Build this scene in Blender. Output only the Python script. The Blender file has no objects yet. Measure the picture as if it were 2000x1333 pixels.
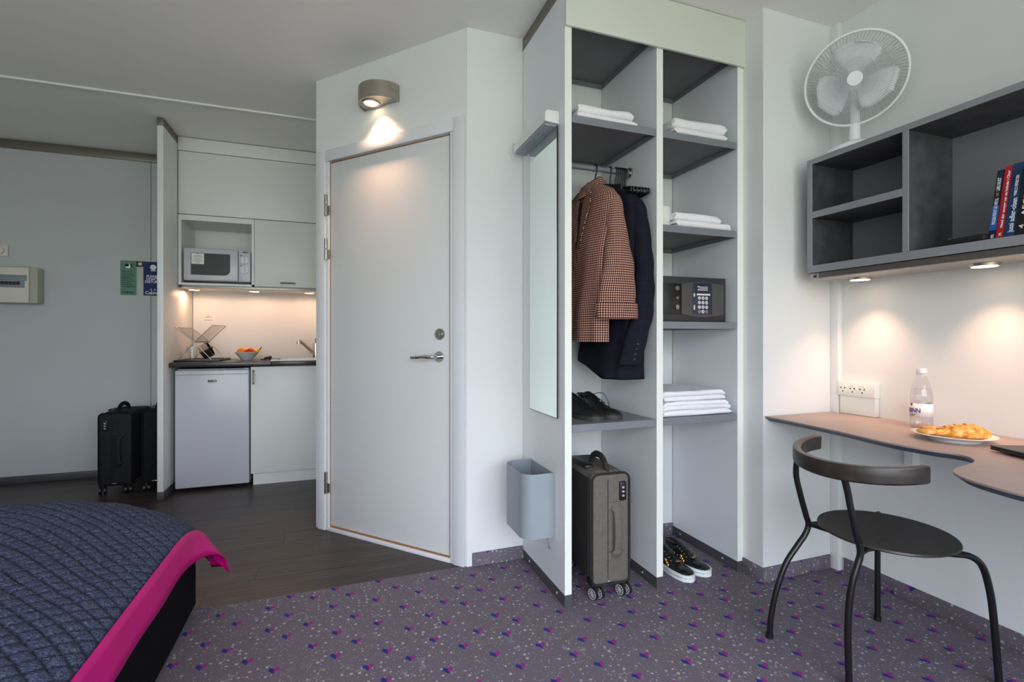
import bpy, bmesh, math, random
from mathutils import Vector, Matrix, noise
random.seed(7)
R = math.radians
SC = bpy.context.scene
COL = SC.collection

# ------------------------------------------------------------------ camera
cd = bpy.data.cameras.new('camera'); cam = bpy.data.objects.new('camera', cd); COL.objects.link(cam)
cam.location = (0, 0, 1.065); cam.rotation_euler = (R(90), 0, R(-19.835))
cd.sensor_fit = 'HORIZONTAL'; cd.sensor_width = 36.0; cd.lens = 959.8/2000*36.0
cd.shift_x = 0.0; cd.shift_y = -(666.5-658.8)/2000; cd.clip_start = 0.05
SC.camera = cam
# ------------------------------------------------------------------ exposure, sky, daylight
SC.view_settings.view_transform = 'Standard'; SC.view_settings.look = 'None'
SC.view_settings.gamma = 1.0; SC.view_settings.use_curve_mapping = False
SC.view_settings.exposure = 0.0
SC.cycles.max_bounces = 10; SC.cycles.diffuse_bounces = 6; SC.cycles.glossy_bounces = 4
SC.cycles.transparent_max_bounces = 12; SC.cycles.sample_clamp_indirect = 6.0
SC.cycles.caustics_reflective = False; SC.cycles.caustics_refractive = False
w = bpy.data.worlds.new('overcast_sky'); SC.world = w; w.use_nodes = True
wt = w.node_tree; bg = wt.nodes['Background']; bg.inputs[1].default_value = 11.6
wg = wt.nodes.new('ShaderNodeTexCoord'); wsx = wt.nodes.new('ShaderNodeSeparateXYZ'); wt.links.new(wg.outputs['Generated'], wsx.inputs[0])
wmr = wt.nodes.new('ShaderNodeMapRange'); wmr.inputs[1].default_value = -1; wmr.inputs[2].default_value = 1; wt.links.new(wsx.outputs[2], wmr.inputs[0])
wr = wt.nodes.new('ShaderNodeValToRGB'); wt.links.new(wmr.outputs[0], wr.inputs[0]); wt.links.new(wr.outputs[0], bg.inputs[0])
el = wr.color_ramp.elements; el[0].position = 0.0; el[0].color = (.22, .225, .20, 1); el[1].position = 1.0; el[1].color = (.96, 1.0, 1.26, 1)
for p_, c_ in ((.47, (.28, .29, .265, 1)), (.53, (.43, .45, .46, 1)), (.62, (.67, .695, .82, 1))):
    k_ = el.new(p_); k_.color = c_

def area(name, loc, target, sx, sy, power, color):
    l = bpy.data.lights.new(name, 'AREA'); l.shape = 'RECTANGLE'; l.size = sx; l.size_y = sy
    l.energy = power; l.color = color
    o = bpy.data.objects.new(name, l); COL.objects.link(o); o.location = loc
    o.rotation_euler = (Vector(target)-Vector(loc)).to_track_quat('-Z', 'Y').to_euler(); return o
# the big window behind the camera: a portal guides the sky light that comes in through it
po = area('window_portal', (-0.10, -1.795, 1.26), (-0.10, 0, 1.26), 4.3, 2.2, 1, (1, 1, 1)); po.data.cycles.is_portal = True
WARM = (1.0, 0.56, 0.36)
def spot(name, loc, target, power, angle=100, blend=0.9, radius=0.015, color=WARM):
    l = bpy.data.lights.new(name, 'SPOT'); l.energy = power; l.color = color
    l.spot_size = R(angle); l.spot_blend = blend; l.shadow_soft_size = radius
    o = bpy.data.objects.new(name, l); COL.objects.link(o); o.location = loc
    o.rotation_euler = (Vector(target)-Vector(loc)).to_track_quat('-Z', 'Y').to_euler(); return o

# ------------------------------------------------------------------ materials
def C(r, g, b):
    f = lambda c: (c/255/12.92) if c/255 <= .04045 else ((c/255+.055)/1.055)**2.4
    return (f(r), f(g), f(b), 1.0)
class NT:
    def __init__(s, name):
        s.mat = bpy.data.materials.new(name); s.mat.use_nodes = True; s.t = s.mat.node_tree
        s.p = s.t.nodes['Principled BSDF']; s.out = s.t.nodes['Material Output']
    def n(s, typ, **k):
        x = s.t.nodes.new(typ)
        for a, v in k.items(): setattr(x, a, v)
        return x
    def put(s, sock, v):
        if isinstance(v, bpy.types.NodeSocket): s.t.links.new(v, sock)
        else: sock.default_value = v
    def m(s, op, a, b=None, c=None):
        x = s.n('ShaderNodeMath', operation=op); s.put(x.inputs[0], a)
        if b is not None: s.put(x.inputs[1], b)
        if c is not None: s.put(x.inputs[2], c)
        return x.outputs[0]
    def mix(s, f, a, b):
        x = s.n('ShaderNodeMix', data_type='RGBA'); s.put(x.inputs[0], f); s.put(x.inputs[6], a); s.put(x.inputs[7], b)
        return x.outputs[2]
    def coord(s, which='Object', scale=None, rot=None):
        c = s.n('ShaderNodeTexCoord').outputs[which]
        if scale is not None or rot is not None:
            mp = s.n('ShaderNodeMapping'); s.put(mp.inputs[0], c)
            if scale is not None: mp.inputs['Scale'].default_value = scale
            if rot is not None: mp.inputs['Rotation'].default_value = rot
            c = mp.outputs[0]
        return c
    def noise(s, vec, scale, detail=3, rough=.55):
        x = s.n('ShaderNodeTexNoise'); s.put(x.inputs['Vector'], vec)
        x.inputs['Scale'].default_value = scale; x.inputs['Detail'].default_value = detail; x.inputs['Roughness'].default_value = rough
        return x.outputs[0]
    def ramp(s, f, stops):
        x = s.n('ShaderNodeValToRGB'); s.put(x.inputs[0], f); e = x.color_ramp.elements
        e[0].position, e[0].color = stops[0]; e[1].position, e[1].color = stops[-1]
        for p, c in stops[1:-1]:
            k = e.new(p); k.color = c
        return x.outputs[0]
    def bump(s, h, strength=.3, dist=.002):
        x = s.n('ShaderNodeBump'); s.put(x.inputs['Height'], h); x.inputs['Strength'].default_value = strength
        x.inputs['Distance'].default_value = dist; s.t.links.new(x.outputs[0], s.p.inputs['Normal'])
    def base(s, c): s.put(s.p.inputs['Base Color'], c)
    def set(s, rough=None, metal=None, spec=None, **k):
        if rough is not None: s.put(s.p.inputs['Roughness'], rough)
        if metal is not None: s.p.inputs['Metallic'].default_value = metal
        if spec is not None: s.p.inputs['Specular IOR Level'].default_value = spec
        return s

def plain(name, c, rough=.5, metal=0, spec=.5, var=.04, scale=12, bump=0, bscale=200, bdist=.001):
    """one colour with a faint procedural mottling and optional fine relief"""
    t = NT(name); v = t.coord()
    n = t.noise(v, scale, 3)
    dk = tuple(x*(1-var*2) for x in c[:3])+(1,); lt = tuple(min(1, x*(1+var*2)) for x in c[:3])+(1,)
    t.base(t.ramp(n, [(.3, dk), (.7, lt)])); t.set(rough, metal, spec)
    if bump: t.bump(t.noise(v, bscale, 2), bump, bdist)
    return t.mat
MT = {}
MT['wall'] = plain('white_wall_paint', C(226, 229, 227), .6, 0, .3, .008, 3, .08, 140, .001)
MT['wallgrey'] = plain('laminate_wall_panel', C(190, 194, 195), .45, 0, .4, .01, 2)
MT['ceiling'] = plain('ceiling_paint', C(238, 237, 233), .8, 0, .2, .008, 2)
MT['white'] = plain('white_laminate', C(226, 228, 224), .38, 0, .45, .008, 4)
MT['edge'] = plain('white_edge_banding', C(234, 238, 229), .35, 0, .5, .006, 4)
MT['lam'] = plain('grey_white_laminate', C(224, 228, 230), .4, 0, .45, .008, 4)
MT['doorwhite'] = plain('door_paint', C(214, 217, 216), .33, 0, .5, .006, 3)
MT['frame'] = plain('frame_paint', C(222, 224, 226), .35, 0, .5, .006, 5)
MT['appl'] = plain('appliance_white', C(194, 195, 203), .25, 0, .5, .006, 5)
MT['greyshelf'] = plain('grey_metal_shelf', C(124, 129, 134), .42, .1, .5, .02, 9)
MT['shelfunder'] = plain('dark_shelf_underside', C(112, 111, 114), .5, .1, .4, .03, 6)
MT['bronze'] = plain('bronze_profile', C(122, 116, 106), .4, .5, .5, .03, 9)
MT['plinth'] = plain('dark_plinth', C(88, 87, 90), .4, .3, .5, .03, 9)
MT['steel'] = plain('brushed_steel', C(170, 166, 158), .3, 1, .5, .05, 40)
MT['chrome'] = plain('chrome', C(205, 203, 200), .12, 1, .5, .02, 20)
MT['nickel'] = plain('brushed_nickel', C(180, 174, 160), .34, 1, .5, .06, 30)
MT['wood'] = plain('raw_wood_edge', C(150, 104, 62), .6, 0, .3, .08, 60)
MT['black'] = plain('black_plastic', C(24, 24, 26), .4, 0, .5, .04, 20)
MT['blackmetal'] = plain('black_lacquered_steel', C(20, 20, 22), .32, 0, .5, .04, 20)
MT['blackcloth'] = plain('black_bed_fabric', C(15, 15, 17), .95, 0, .1, .15, 300, .4, 900, .001)
MT['bin'] = plain('grey_painted_metal', C(150, 160, 166), .4, .1, .5, .02, 6)
MT['grey'] = plain('mid_grey_plastic', C(132, 134, 138), .45, 0, .4, .02, 8)
MT['counter'] = plain('black_worktop', C(38, 36, 38), .28, 0, .5, .25, 60)
MT['gap'] = plain('dark_gap', C(40, 40, 42), .8, 0, .1, .02, 5)
MT['boxcream'] = plain('cream_plastic', C(214, 210, 198), .45, 0, .4, .01, 6)
MT['boxside'] = plain('beige_plastic_side', C(176, 174, 156), .5, 0, .4, .01, 6)
MT['smoke'] = plain('smoky_window', C(120, 138, 146), .15, 0, .5, .02, 6)
MT['green'] = plain('green_card', C(92, 138, 118), .55, 0, .3, .05, 20)
MT['navycard'] = plain('navy_card', C(20, 38, 98), .5, 0, .3, .04, 20)
MT['ink'] = plain('dark_ink', C(30, 32, 38), .6, 0, .2, .02, 20)
MT['inkblue'] = plain('blue_ink', C(38, 42, 120), .6, 0, .2, .02, 20)
MT['inkgreen'] = plain('dark_green_ink', C(34, 70, 58), .6, 0, .2, .02, 20)
MT['inkwhite'] = plain('white_ink', C(236, 236, 240), .6, 0, .2, .01, 20)
MT['inkmag'] = plain('magenta_ink', C(186, 22, 70), .6, 0, .2, .02, 20)
MT['inkgold'] = plain('gold_ink', C(176, 140, 60), .5, 0, .3, .02, 20)
MT['paper'] = plain('white_paper', C(232, 230, 228), .7, 0, .2, .01, 20)
MT['towel'] = plain('white_terry', C(240, 240, 241), .95, 0, .1, .015, 60, .6, 420, .003)
MT['linen'] = plain('white_cotton_linen', C(238, 238, 241), .85, 0, .15, .012, 30, .3, 160, .003)
MT['roll'] = plain('tissue_paper', C(232, 228, 220), .95, 0, .1, .01, 60, .3, 300, .001)
MT['safe'] = plain('charcoal_powder_coat', C(50, 50, 52), .5, .1, .4, .04, 30, .15, 600, .0006)
MT['safeface'] = plain('gunmetal_face', C(80, 79, 77), .38, .25, .5, .03, 20)
MT['keys'] = plain('silver_keys', C(214, 214, 218), .3, .2, .5, .01, 20)
MT['panelblue'] = plain('dark_blue_keypad', C(34, 42, 62), .35, 0, .5, .04, 20)
MT['leather'] = plain('black_leather', C(26, 25, 25), .45, 0, .5, .12, 60, .35, 260, .001)
MT['sole'] = plain('dark_rubber_sole', C(58, 58, 56), .6, 0, .4, .05, 60)
MT['patent'] = plain('black_patent_leather', C(20, 24, 25), .22, 0, .6, .06, 40, .15, 140, .001)
MT['whitesole'] = plain('white_rubber_sole', C(226, 236, 234), .4, 0, .5, .01, 40)
MT['gold'] = plain('gold_metal', C(214, 172, 110), .25, 1, .5, .03, 40)
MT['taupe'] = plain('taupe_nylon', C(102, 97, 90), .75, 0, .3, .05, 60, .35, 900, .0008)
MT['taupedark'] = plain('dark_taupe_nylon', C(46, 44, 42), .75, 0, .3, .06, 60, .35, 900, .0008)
MT['blacknylon'] = plain('black_nylon', C(27, 27, 30), .75, 0, .3, .08, 60, .35, 900, .0008)
MT['blacknylon2'] = plain('jet_black_nylon', C(17, 17, 18), .8, 0, .25, .08, 60, .3, 900, .0008)
MT['spoke'] = plain('silver_wheel_plastic', C(188, 190, 192), .35, .2, .5, .02, 60)
MT['pink'] = plain('magenta_satin_hem', C(206, 8, 124), .5, 0, .3, .04, 8, .15, 300, .0015)
MT['concrete'] = plain('charcoal_concrete_laminate', C(76, 76, 78), .5, 0, .4, .14, 14)
MT['unitback'] = plain('grey_unit_back', C(126, 127, 129), .5, 0, .4, .02, 4)
MT['unitedge'] = plain('light_grey_edge', C(142, 145, 149), .42, .1, .5, .01, 8)
MT['rail'] = plain('aluminium_light_rail', C(168, 164, 158), .35, .6, .5, .02, 12)
MT['railface'] = plain('dark_aluminium_face', C(112, 107, 102), .38, .6, .5, .03, 12)
MT['deskedge'] = plain('blue_grey_desk_edge', C(88, 94, 108), .45, 0, .4, .05, 20)
MT['fanwhite'] = plain('white_fan_plastic', C(240, 243, 243), .35, 0, .5, .005, 9)
MT['cage'] = plain('grey_white_cage_wire', C(188, 194, 195), .4, 0, .5, .005, 9)
MT['fascia'] = plain('warm_white_fascia', C(214, 219, 205), .4, 0, .45, .006, 5)
MT['chairwood'] = plain('black_stained_wood', C(50, 43, 39), .34, 0, .5, .18, 30)
MT['plate'] = plain('white_china', C(240, 240, 238), .15, 0, .5, .004, 9)
MT['laptop'] = plain('dark_laptop_metal', C(40, 36, 34), .35, .3, .5, .03, 12)
MT['bowlcream'] = plain('pale_ceramic', C(206, 206, 206), .25, 0, .5, .01, 12)
MT['orange'] = plain('orange_peel', C(236, 132, 34), .5, 0, .4, .05, 30, .3, 300, .001)
MT['apple'] = plain('red_apple_skin', C(206, 48, 30), .3, 0, .5, .18, 14)
MT['banana'] = plain('yellow_banana_skin', C(240, 196, 58), .45, 0, .4, .08, 20)
MT['stem'] = plain('brown_stem', C(84, 62, 36), .7, 0, .3, .08, 30)
MT['brush'] = plain('dark_brown_wood', C(60, 44, 36), .5, 0, .4, .1, 30)
MT['cap'] = plain('translucent_white_cap', C(226, 222, 226), .35, 0, .5, .01, 20)
MT['booknavy'] = plain('navy_black_cover', C(20, 30, 52), .3, 0, .5, .3, 10)
MT['bookred'] = plain('red_cover', C(170, 22, 34), .35, 0, .5, .06, 10)
MT['bookteal'] = plain('teal_blue_cover', C(22, 62, 98), .3, 0, .5, .3, 8)
MT['bookblack'] = plain('black_cover', C(24, 22, 26), .3, 0, .5, .1, 10)
MT['bookblue'] = plain('bright_blue_cover', C(30, 92, 170), .3, 0, .5, .12, 10)
MT['pages'] = plain('book_pages', C(222, 212, 190), .8, 0, .2, .04, 120)
MT['outside'] = plain('window_frame_white', C(236, 236, 236), .4, 0, .5, .01, 6)

def emit(name, c, s):
    t = NT(name); e = t.n('ShaderNodeEmission'); e.inputs[0].default_value = c; e.inputs[1].default_value = s
    t.t.links.new(e.outputs[0], t.out.inputs[0]); return t.mat
MT['bulb'] = emit('lit_warm_lamp', (1.0, .76, .48, 1), 9.0)

def clear(name, tint, frac, rough=.02):
    t = NT(name); tr = t.n('ShaderNodeBsdfTransparent'); tr.inputs[0].default_value = tint
    g = t.n('ShaderNodeBsdfGlossy'); g.inputs['Roughness'].default_value = rough
    lw = t.n('ShaderNodeLayerWeight'); lw.inputs[0].default_value = frac
    mx = t.n('ShaderNodeMixShader'); t.t.links.new(lw.outputs['Facing'], mx.inputs[0])
    f = t.m('POWER', lw.outputs['Facing'], 2.2); f = t.m('MULTIPLY', f, .75); f = t.m('ADD', f, .04)
    t.t.links.new(f, mx.inputs[0]); t.t.links.new(tr.outputs[0], mx.inputs[1]); t.t.links.new(g.outputs[0], mx.inputs[2])
    t.t.links.new(mx.outputs[0], t.out.inputs[0]); return t.mat
MT['glass'] = clear('clear_glass', (.97, .98, .98, 1), .35)
MT['pet'] = clear('clear_bottle_plastic', (.955, .95, .955, 1), .42, .05)
MT['water'] = clear('still_water', (.975, .975, .98, 1), .3, .01)
MT['pane'] = clear('window_glass', (.98, .99, .985, 1), .2)
def mirror_mat():
    t = NT('mirror_silver'); t.base((.87, .94, .92, 1)); t.set(.01, 1); return t.mat
MT['mirror'] = mirror_mat()
MT['mirroredge'] = plain('dark_green_glass_edge', C(22, 52, 44), .2, 0, .5, .02, 9)

def carpet(name, axis):
    t = NT(name); sep = t.n('ShaderNodeSeparateXYZ'); t.put(sep.inputs[0], t.coord())
    a = sep.outputs[{'x': 0, 'y': 1, 'z': 2}[axis[0]]]; b = sep.outputs[{'x': 0, 'y': 1, 'z': 2}[axis[1]]]
    S = 1/.1165; q = math.sqrt(.5)
    u = t.m('MULTIPLY', t.m('SUBTRACT', a, b), q*S); v = t.m('MULTIPLY', t.m('ADD', a, b), q*S)
    fu, fv = t.m('FLOOR', u), t.m('FLOOR', v)
    cmb = t.n('ShaderNodeCombineXYZ'); t.put(cmb.inputs[0], fu); t.put(cmb.inputs[1], fv)
    wn = t.n('ShaderNodeTexWhiteNoise', noise_dimensions='3D'); t.put(wn.inputs['Vector'], cmb.outputs[0])
    ws = t.n('ShaderNodeSeparateColor'); t.put(ws.inputs[0], wn.outputs['Color'])
    lu = t.m('SUBTRACT', t.m('SUBTRACT', u, fu), t.m('MULTIPLY_ADD', ws.outputs[0], .34, .33))
    lv = t.m('SUBTRACT', t.m('SUBTRACT', v, fv), t.m('MULTIPLY_ADD', ws.outputs[1], .34, .33))
    x = t.m('MULTIPLY', t.m('ADD', lu, lv), q/S); y = t.m('MULTIPLY', t.m('SUBTRACT', lv, lu), q/S)
    ax = t.m('ABSOLUTE', x)
    lo = t.m('GREATER_THAN', y, t.m('MULTIPLY_ADD', ax, 1.15, -.022))
    hi = t.m('LESS_THAN', y, t.m('MULTIPLY_ADD', ax, .8, .003))
    inx = t.m('LESS_THAN', t.m('ADD', ax, t.m('MULTIPLY', t.m('ABSOLUTE', t.m('ADD', y, .002)), .45)), .0185)
    mot = t.m('MULTIPLY', t.m('MULTIPLY', lo, hi), inx)
    vec = t.n('ShaderNodeCombineXYZ'); t.put(vec.inputs[0], a); t.put(vec.inputs[1], b)
    fine = t.noise(vec.outputs[0], 420, 2, .7)
    basec = t.ramp(fine, [(.25, C(98, 91, 101)), (.75, C(122, 114, 123))])
    def specks(scale, rlo, keep):
        vo = t.n('ShaderNodeTexVoronoi', voronoi_dimensions='2D'); t.put(vo.inputs['Vector'], vec.outputs[0]); vo.inputs['Scale'].default_value = scale
        cs = t.n('ShaderNodeSeparateColor'); t.put(cs.inputs[0], vo.outputs['Color'])
        d = t.m('ADD', vo.outputs['Distance'], t.m('MULTIPLY', t.m('SUBTRACT', t.noise(vec.outputs[0], 260, 1), .5), .14))
        r = t.m('MULTIPLY', cs.outputs[0], rlo)
        return t.m('MULTIPLY', t.m('LESS_THAN', d, r), t.m('LESS_THAN', cs.outputs[1], keep))
    sp = t.m('MAXIMUM', specks(40, .22, .62), specks(100, .20, .40))
    # thin pale threads
    nz = t.noise(vec.outputs[0], 38, 2, .5); gate = t.noise(vec.outputs[0], 13, 1)
    th = t.m('MULTIPLY', t.m('LESS_THAN', t.m('ABSOLUTE', t.m('SUBTRACT', nz, .5)), .006), t.m('GREATER_THAN', gate, .60))
    sp = t.m('MAXIMUM', sp, th)
    c = t.mix(t.m('MULTIPLY', sp, .72), basec, C(186, 190, 190))
    mc = t.mix(t.m('GREATER_THAN', x, .001), C(47, 57, 124), C(148, 54, 130))
    t.base(t.mix(mot, c, mc)); t.set(.95, 0, .1); t.bump(fine, .25, .0015); return t.mat
MT['carpet'] = carpet('grey_patterned_carpet', 'xy')
MT['carpet_xz'] = carpet('grey_patterned_carpet_skirting_x', 'xz')
MT['carpet_yz'] = carpet('grey_patterned_carpet_skirting_y', 'yz')

def plank_mat():
    t = NT('dark_oak_vinyl'); v = t.coord('Object', (1.0, 26, 26))
    rnd = t.n('ShaderNodeObjectInfo').outputs['Random']
    add = t.n('ShaderNodeVectorMath', operation='ADD'); t.put(add.inputs[0], v)
    cx = t.n('ShaderNodeCombineXYZ'); t.put(cx.inputs[2], t.m('MULTIPLY', rnd, 60)); t.put(add.inputs[1], cx.outputs[0])
    n = t.noise(add.outputs[0], 3.2, 5, .65)
    c = t.ramp(n, [(.30, C(30, 24, 22)), (.5, C(58, 48, 43)), (.70, C(98, 83, 74))])
    c2 = t.mix(t.m('MULTIPLY', rnd, .3), c, C(58, 50, 47)); t.base(c2)
    t.set(t.m('MULTIPLY_ADD', n, .25, .26), 0, .45); t.bump(n, .12, .001); return t.mat
MT['plank'] = plank_mat()

def desk_mat():
    t = NT('grey_brown_linoleum'); v = t.coord('Object', (1, 1, 1))
    n = t.noise(v, 6, 4, .6); f = t.noise(v, 160, 2, .6)
    c = t.ramp(n, [(.3, C(158, 141, 134)), (.7, C(174, 156, 148))])
    t.base(t.mix(t.m('MULTIPLY', f, .25), c, C(146, 130, 124))); t.set(.42, 0, .4); return t.mat
MT['desk'] = desk_mat()

def quilt_mat():
    t = NT('heathered_navy_quilt'); v = t.coord('Object')
    v2 = t.coord('Object', (.35, 1, 1), (0, 0, R(35)))
    n = t.noise(v2, 340, 3, .75); b = t.noise(v, 9, 3)
    c = t.ramp(n, [(.30, C(26, 33, 52)), (.50, C(58, 67, 90)), (.72, C(122, 131, 150))])
    th = t.n('ShaderNodeAttribute', attribute_name='groove_shade').outputs['Fac']  # shade in the quilt grooves, painted into the base colour
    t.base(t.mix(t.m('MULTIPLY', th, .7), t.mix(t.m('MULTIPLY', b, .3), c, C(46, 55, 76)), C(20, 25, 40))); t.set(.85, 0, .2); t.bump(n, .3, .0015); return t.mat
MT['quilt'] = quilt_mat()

def check_mat(name, cell, ca, cb, cc):
    """two crossing woven stripes; uv is in metres"""
    t = NT(name); sep = t.n('ShaderNodeSeparateXYZ'); t.put(sep.inputs[0], t.coord('UV'))
    def stripe(s):
        f = t.m('FRACT', t.m('MULTIPLY', s, 1/cell)); return t.m('LESS_THAN', f, .5)
    a, b = stripe(sep.outputs[0]), stripe(sep.outputs[1])
    both = t.m('MULTIPLY', a, b); one = t.m('SUBTRACT', t.m('ADD', a, b), t.m('MULTIPLY', both, 2))
    c = t.mix(one, t.mix(both, ca, cc), cb)
    fz = t.noise(t.coord(), 900, 1); t.base(t.mix(t.m('MULTIPLY', fz, .2), c, cb)); t.set(.9, 0, .15)
    t.bump(fz, .3, .001); return t.mat
MT['plaid'] = check_mat('houndstooth_check_wool', .0098, C(222, 186, 164), C(116, 72, 64), C(30, 17, 20))
def navy_mat():
    t = NT('dark_navy_wool'); sep = t.n('ShaderNodeSeparateXYZ'); t.put(sep.inputs[0], t.coord('UV'))
    def ln(s, p, w_):
        f = t.m('FRACT', t.m('MULTIPLY', s, 1/p)); return t.m('LESS_THAN', f, w_)
    l = t.m('MAXIMUM', ln(sep.outputs[0], .045, .05), ln(sep.outputs[1], .055, .04))
    n = t.noise(t.coord(), 500, 2)
    c = t.ramp(n, [(.3, C(19, 19, 28)), (.7, C(32, 32, 44))])
    t.base(t.mix(t.m('MULTIPLY', l, .32), c, C(46, 45, 66))); t.set(.9, 0, .15); t.bump(n, .25, .001); return t.mat
MT['navy'] = navy_mat()
MT['lining'] = plain('black_lining', C(14, 13, 15), .6, 0, .3, .1, 30)
def pastry_mat():
    t = NT('golden_puff_pastry'); v = t.coord(); n = t.noise(v, 55, 4, .65)
    t.base(t.ramp(n, [(.28, C(150, 82, 24)), (.48, C(216, 150, 60)), (.72, C(240, 206, 130))]))
    t.set(.5, 0, .35); t.bump(n, .5, .004); return t.mat
MT['pastry'] = pastry_mat()

# ------------------------------------------------------------------ mesh helpers
def BM(): return bmesh.new()
def box(bm, x0, x1, y0, y1, z0, z1, bev=0, seg=2):
    x0, x1 = sorted((x0, x1)); y0, y1 = sorted((y0, y1)); z0, z1 = sorted((z0, z1))
    r = bmesh.ops.create_cube(bm, size=1, matrix=Matrix.Translation(((x0+x1)/2, (y0+y1)/2, (z0+z1)/2)) @ Matrix.Diagonal((x1-x0, y1-y0, z1-z0, 1)))
    if bev:
        es = set(e for v in r['verts'] for e in v.link_edges)
        bmesh.ops.bevel(bm, geom=list(es), offset=bev, segments=seg, profile=.5, affect='EDGES')
    return bm
def cyl(bm, c, r, h, axis='z', seg=24, r2=None):
    m = {'z': Matrix(), 'x': Matrix.Rotation(R(90), 4, 'Y'), 'y': Matrix.Rotation(R(-90), 4, 'X')}[axis]
    bmesh.ops.create_cone(bm, cap_ends=True, segments=seg, radius1=r, radius2=r if r2 is None else r2, depth=h, matrix=Matrix.Translation(c) @ m)
    return bm
def ball(bm, c, r, sx=1, sy=1, sz=1, u=16, v=10):
    bmesh.ops.create_uvsphere(bm, u_segments=u, v_segments=v, radius=r, matrix=Matrix.Translation(c) @ Matrix.Diagonal((sx, sy, sz, 1)))
    return bm
def smoothpath(pts, n=6):
    pts = [Vector(p) for p in pts]; out = []
    for i in range(len(pts)-1):
        p0 = pts[max(i-1, 0)]; p1 = pts[i]; p2 = pts[i+1]; p3 = pts[min(i+2, len(pts)-1)]
        for k in range(n):
            t = k/n
            out.append(.5*((2*p1)+(p2-p0)*t+(2*p0-5*p1+4*p2-p3)*t*t+(3*p1-p0-3*p2+p3)*t**3))
    out.append(pts[-1]); return out
def tube(bm, pts, r, seg=10, closed=False, smooth=0, flat=1.0):
    if smooth: pts = smoothpath(pts, smooth)
    pts = [Vector(p) for p in pts]; n = len(pts); rings = []; up = None
    rr = r if isinstance(r, (list, tuple)) else [r]*n
    if len(rr) != n: rr = [rr[min(int(i*len(rr)/n), len(rr)-1)] for i in range(n)]
    for i in range(n):
        a = pts[(i-1) % n] if (closed or i > 0) else pts[0]; b = pts[(i+1) % n] if (closed or i < n-1) else pts[-1]
        d = (b-a).normalized()
        if up is None: up = Vector((0, 0, 1)) if abs(d.z) < .9 else Vector((1, 0, 0))
        s = d.cross(up)
        if s.length < 1e-6: s = d.orthogonal()
        s.normalize(); up = s.cross(d).normalized()
        rings.append([bm.verts.new(pts[i]+(s*math.cos(2*math.pi*k/seg)+up*math.sin(2*math.pi*k/seg)*flat)*rr[i]) for k in range(seg)])
    for i in range(n if closed else n-1):
        A, B = rings[i], rings[(i+1) % n]
        for k in range(seg): bm.faces.new((A[k], A[(k+1) % seg], B[(k+1) % seg], B[k]))
    if not closed:
        bm.faces.new(rings[0][::-1]); bm.faces.new(rings[-1])
    return bm
def lathe(bm, prof, c=(0, 0, 0), seg=32, cap=False):
    rings = []
    for r, z in prof:
        if r < 1e-5: rings.append([bm.verts.new((c[0], c[1], c[2]+z))])
        else: rings.append([bm.verts.new((c[0]+r*math.cos(2*math.pi*k/seg), c[1]+r*math.sin(2*math.pi*k/seg), c[2]+z)) for k in range(seg)])
    for A, B in zip(rings, rings[1:]):
        for k in range(seg):
            if len(A) == 1 and len(B) == 1: continue
            if len(A) == 1: bm.faces.new((A[0], B[k], B[(k+1) % seg]))
            elif len(B) == 1: bm.faces.new((A[k], A[(k+1) % seg], B[0]))
            else: bm.faces.new((A[k], A[(k+1) % seg], B[(k+1) % seg], B[k]))
    return bm
def loft(bm, rings, uv=True, cap0=False, cap1=False, closed=True):
    """rings of equal length; uv in metres (u along ring, v down the loft)"""
    ly = bm.loops.layers.uv.verify() if uv else None
    V = [[bm.verts.new(p) for p in r] for r in rings]; n = len(V[0])
    uu = []
    for r in rings:
        a = [0.0]
        for k in range(n): a.append(a[-1]+(Vector(r[(k+1) % n])-Vector(r[k])).length)
        uu.append(a)
    vv = [0.0]
    for i in range(1, len(rings)): vv.append(vv[-1]+sum((Vector(rings[i][k])-Vector(rings[i-1][k])).length for k in range(n))/n)
    big = max(range(len(uu)), key=lambda i: uu[i][-1]); ref = uu[big]
    for i in range(len(V)-1):
        for k in range(n if closed else n-1):
            f = bm.faces.new((V[i][k], V[i+1][k], V[i+1][(k+1) % n], V[i][(k+1) % n]))
            if uv:
                for l, (ui, vi) in zip(f.loops, ((ref[k], vv[i]), (ref[k], vv[i+1]), (ref[k+1], vv[i+1]), (ref[k+1], vv[i]))): l[ly].uv = (ui, vi)
    if cap0: bm.faces.new(V[0][::-1])
    if cap1: bm.faces.new(V[-1])
    return bm
def prism(bm, poly, z0, z1, bev=0):
    b = [bm.verts.new((x, y, z0)) for x, y in poly]; t = [bm.verts.new((x, y, z1)) for x, y in poly]; n = len(poly)
    bm.faces.new(b[::-1]); bm.faces.new(t)
    for k in range(n): bm.faces.new((b[k], b[(k+1) % n], t[(k+1) % n], t[k]))
    return bm
MAT4 = {}
def link(o): COL.objects.link(o); return o
def thing(name, label, cat, loc=(0, 0, 0), rotz=0, group=None):
    o = link(bpy.data.objects.new(name, None)); o.location = loc; o.rotation_euler = (0, 0, rotz); o.empty_display_size = .05
    o['label'] = label; o['category'] = cat
    if group: o['group'] = group
    MAT4[o.name] = Matrix.Translation(loc) @ Matrix.Rotation(rotz, 4, 'Z'); return o
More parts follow.
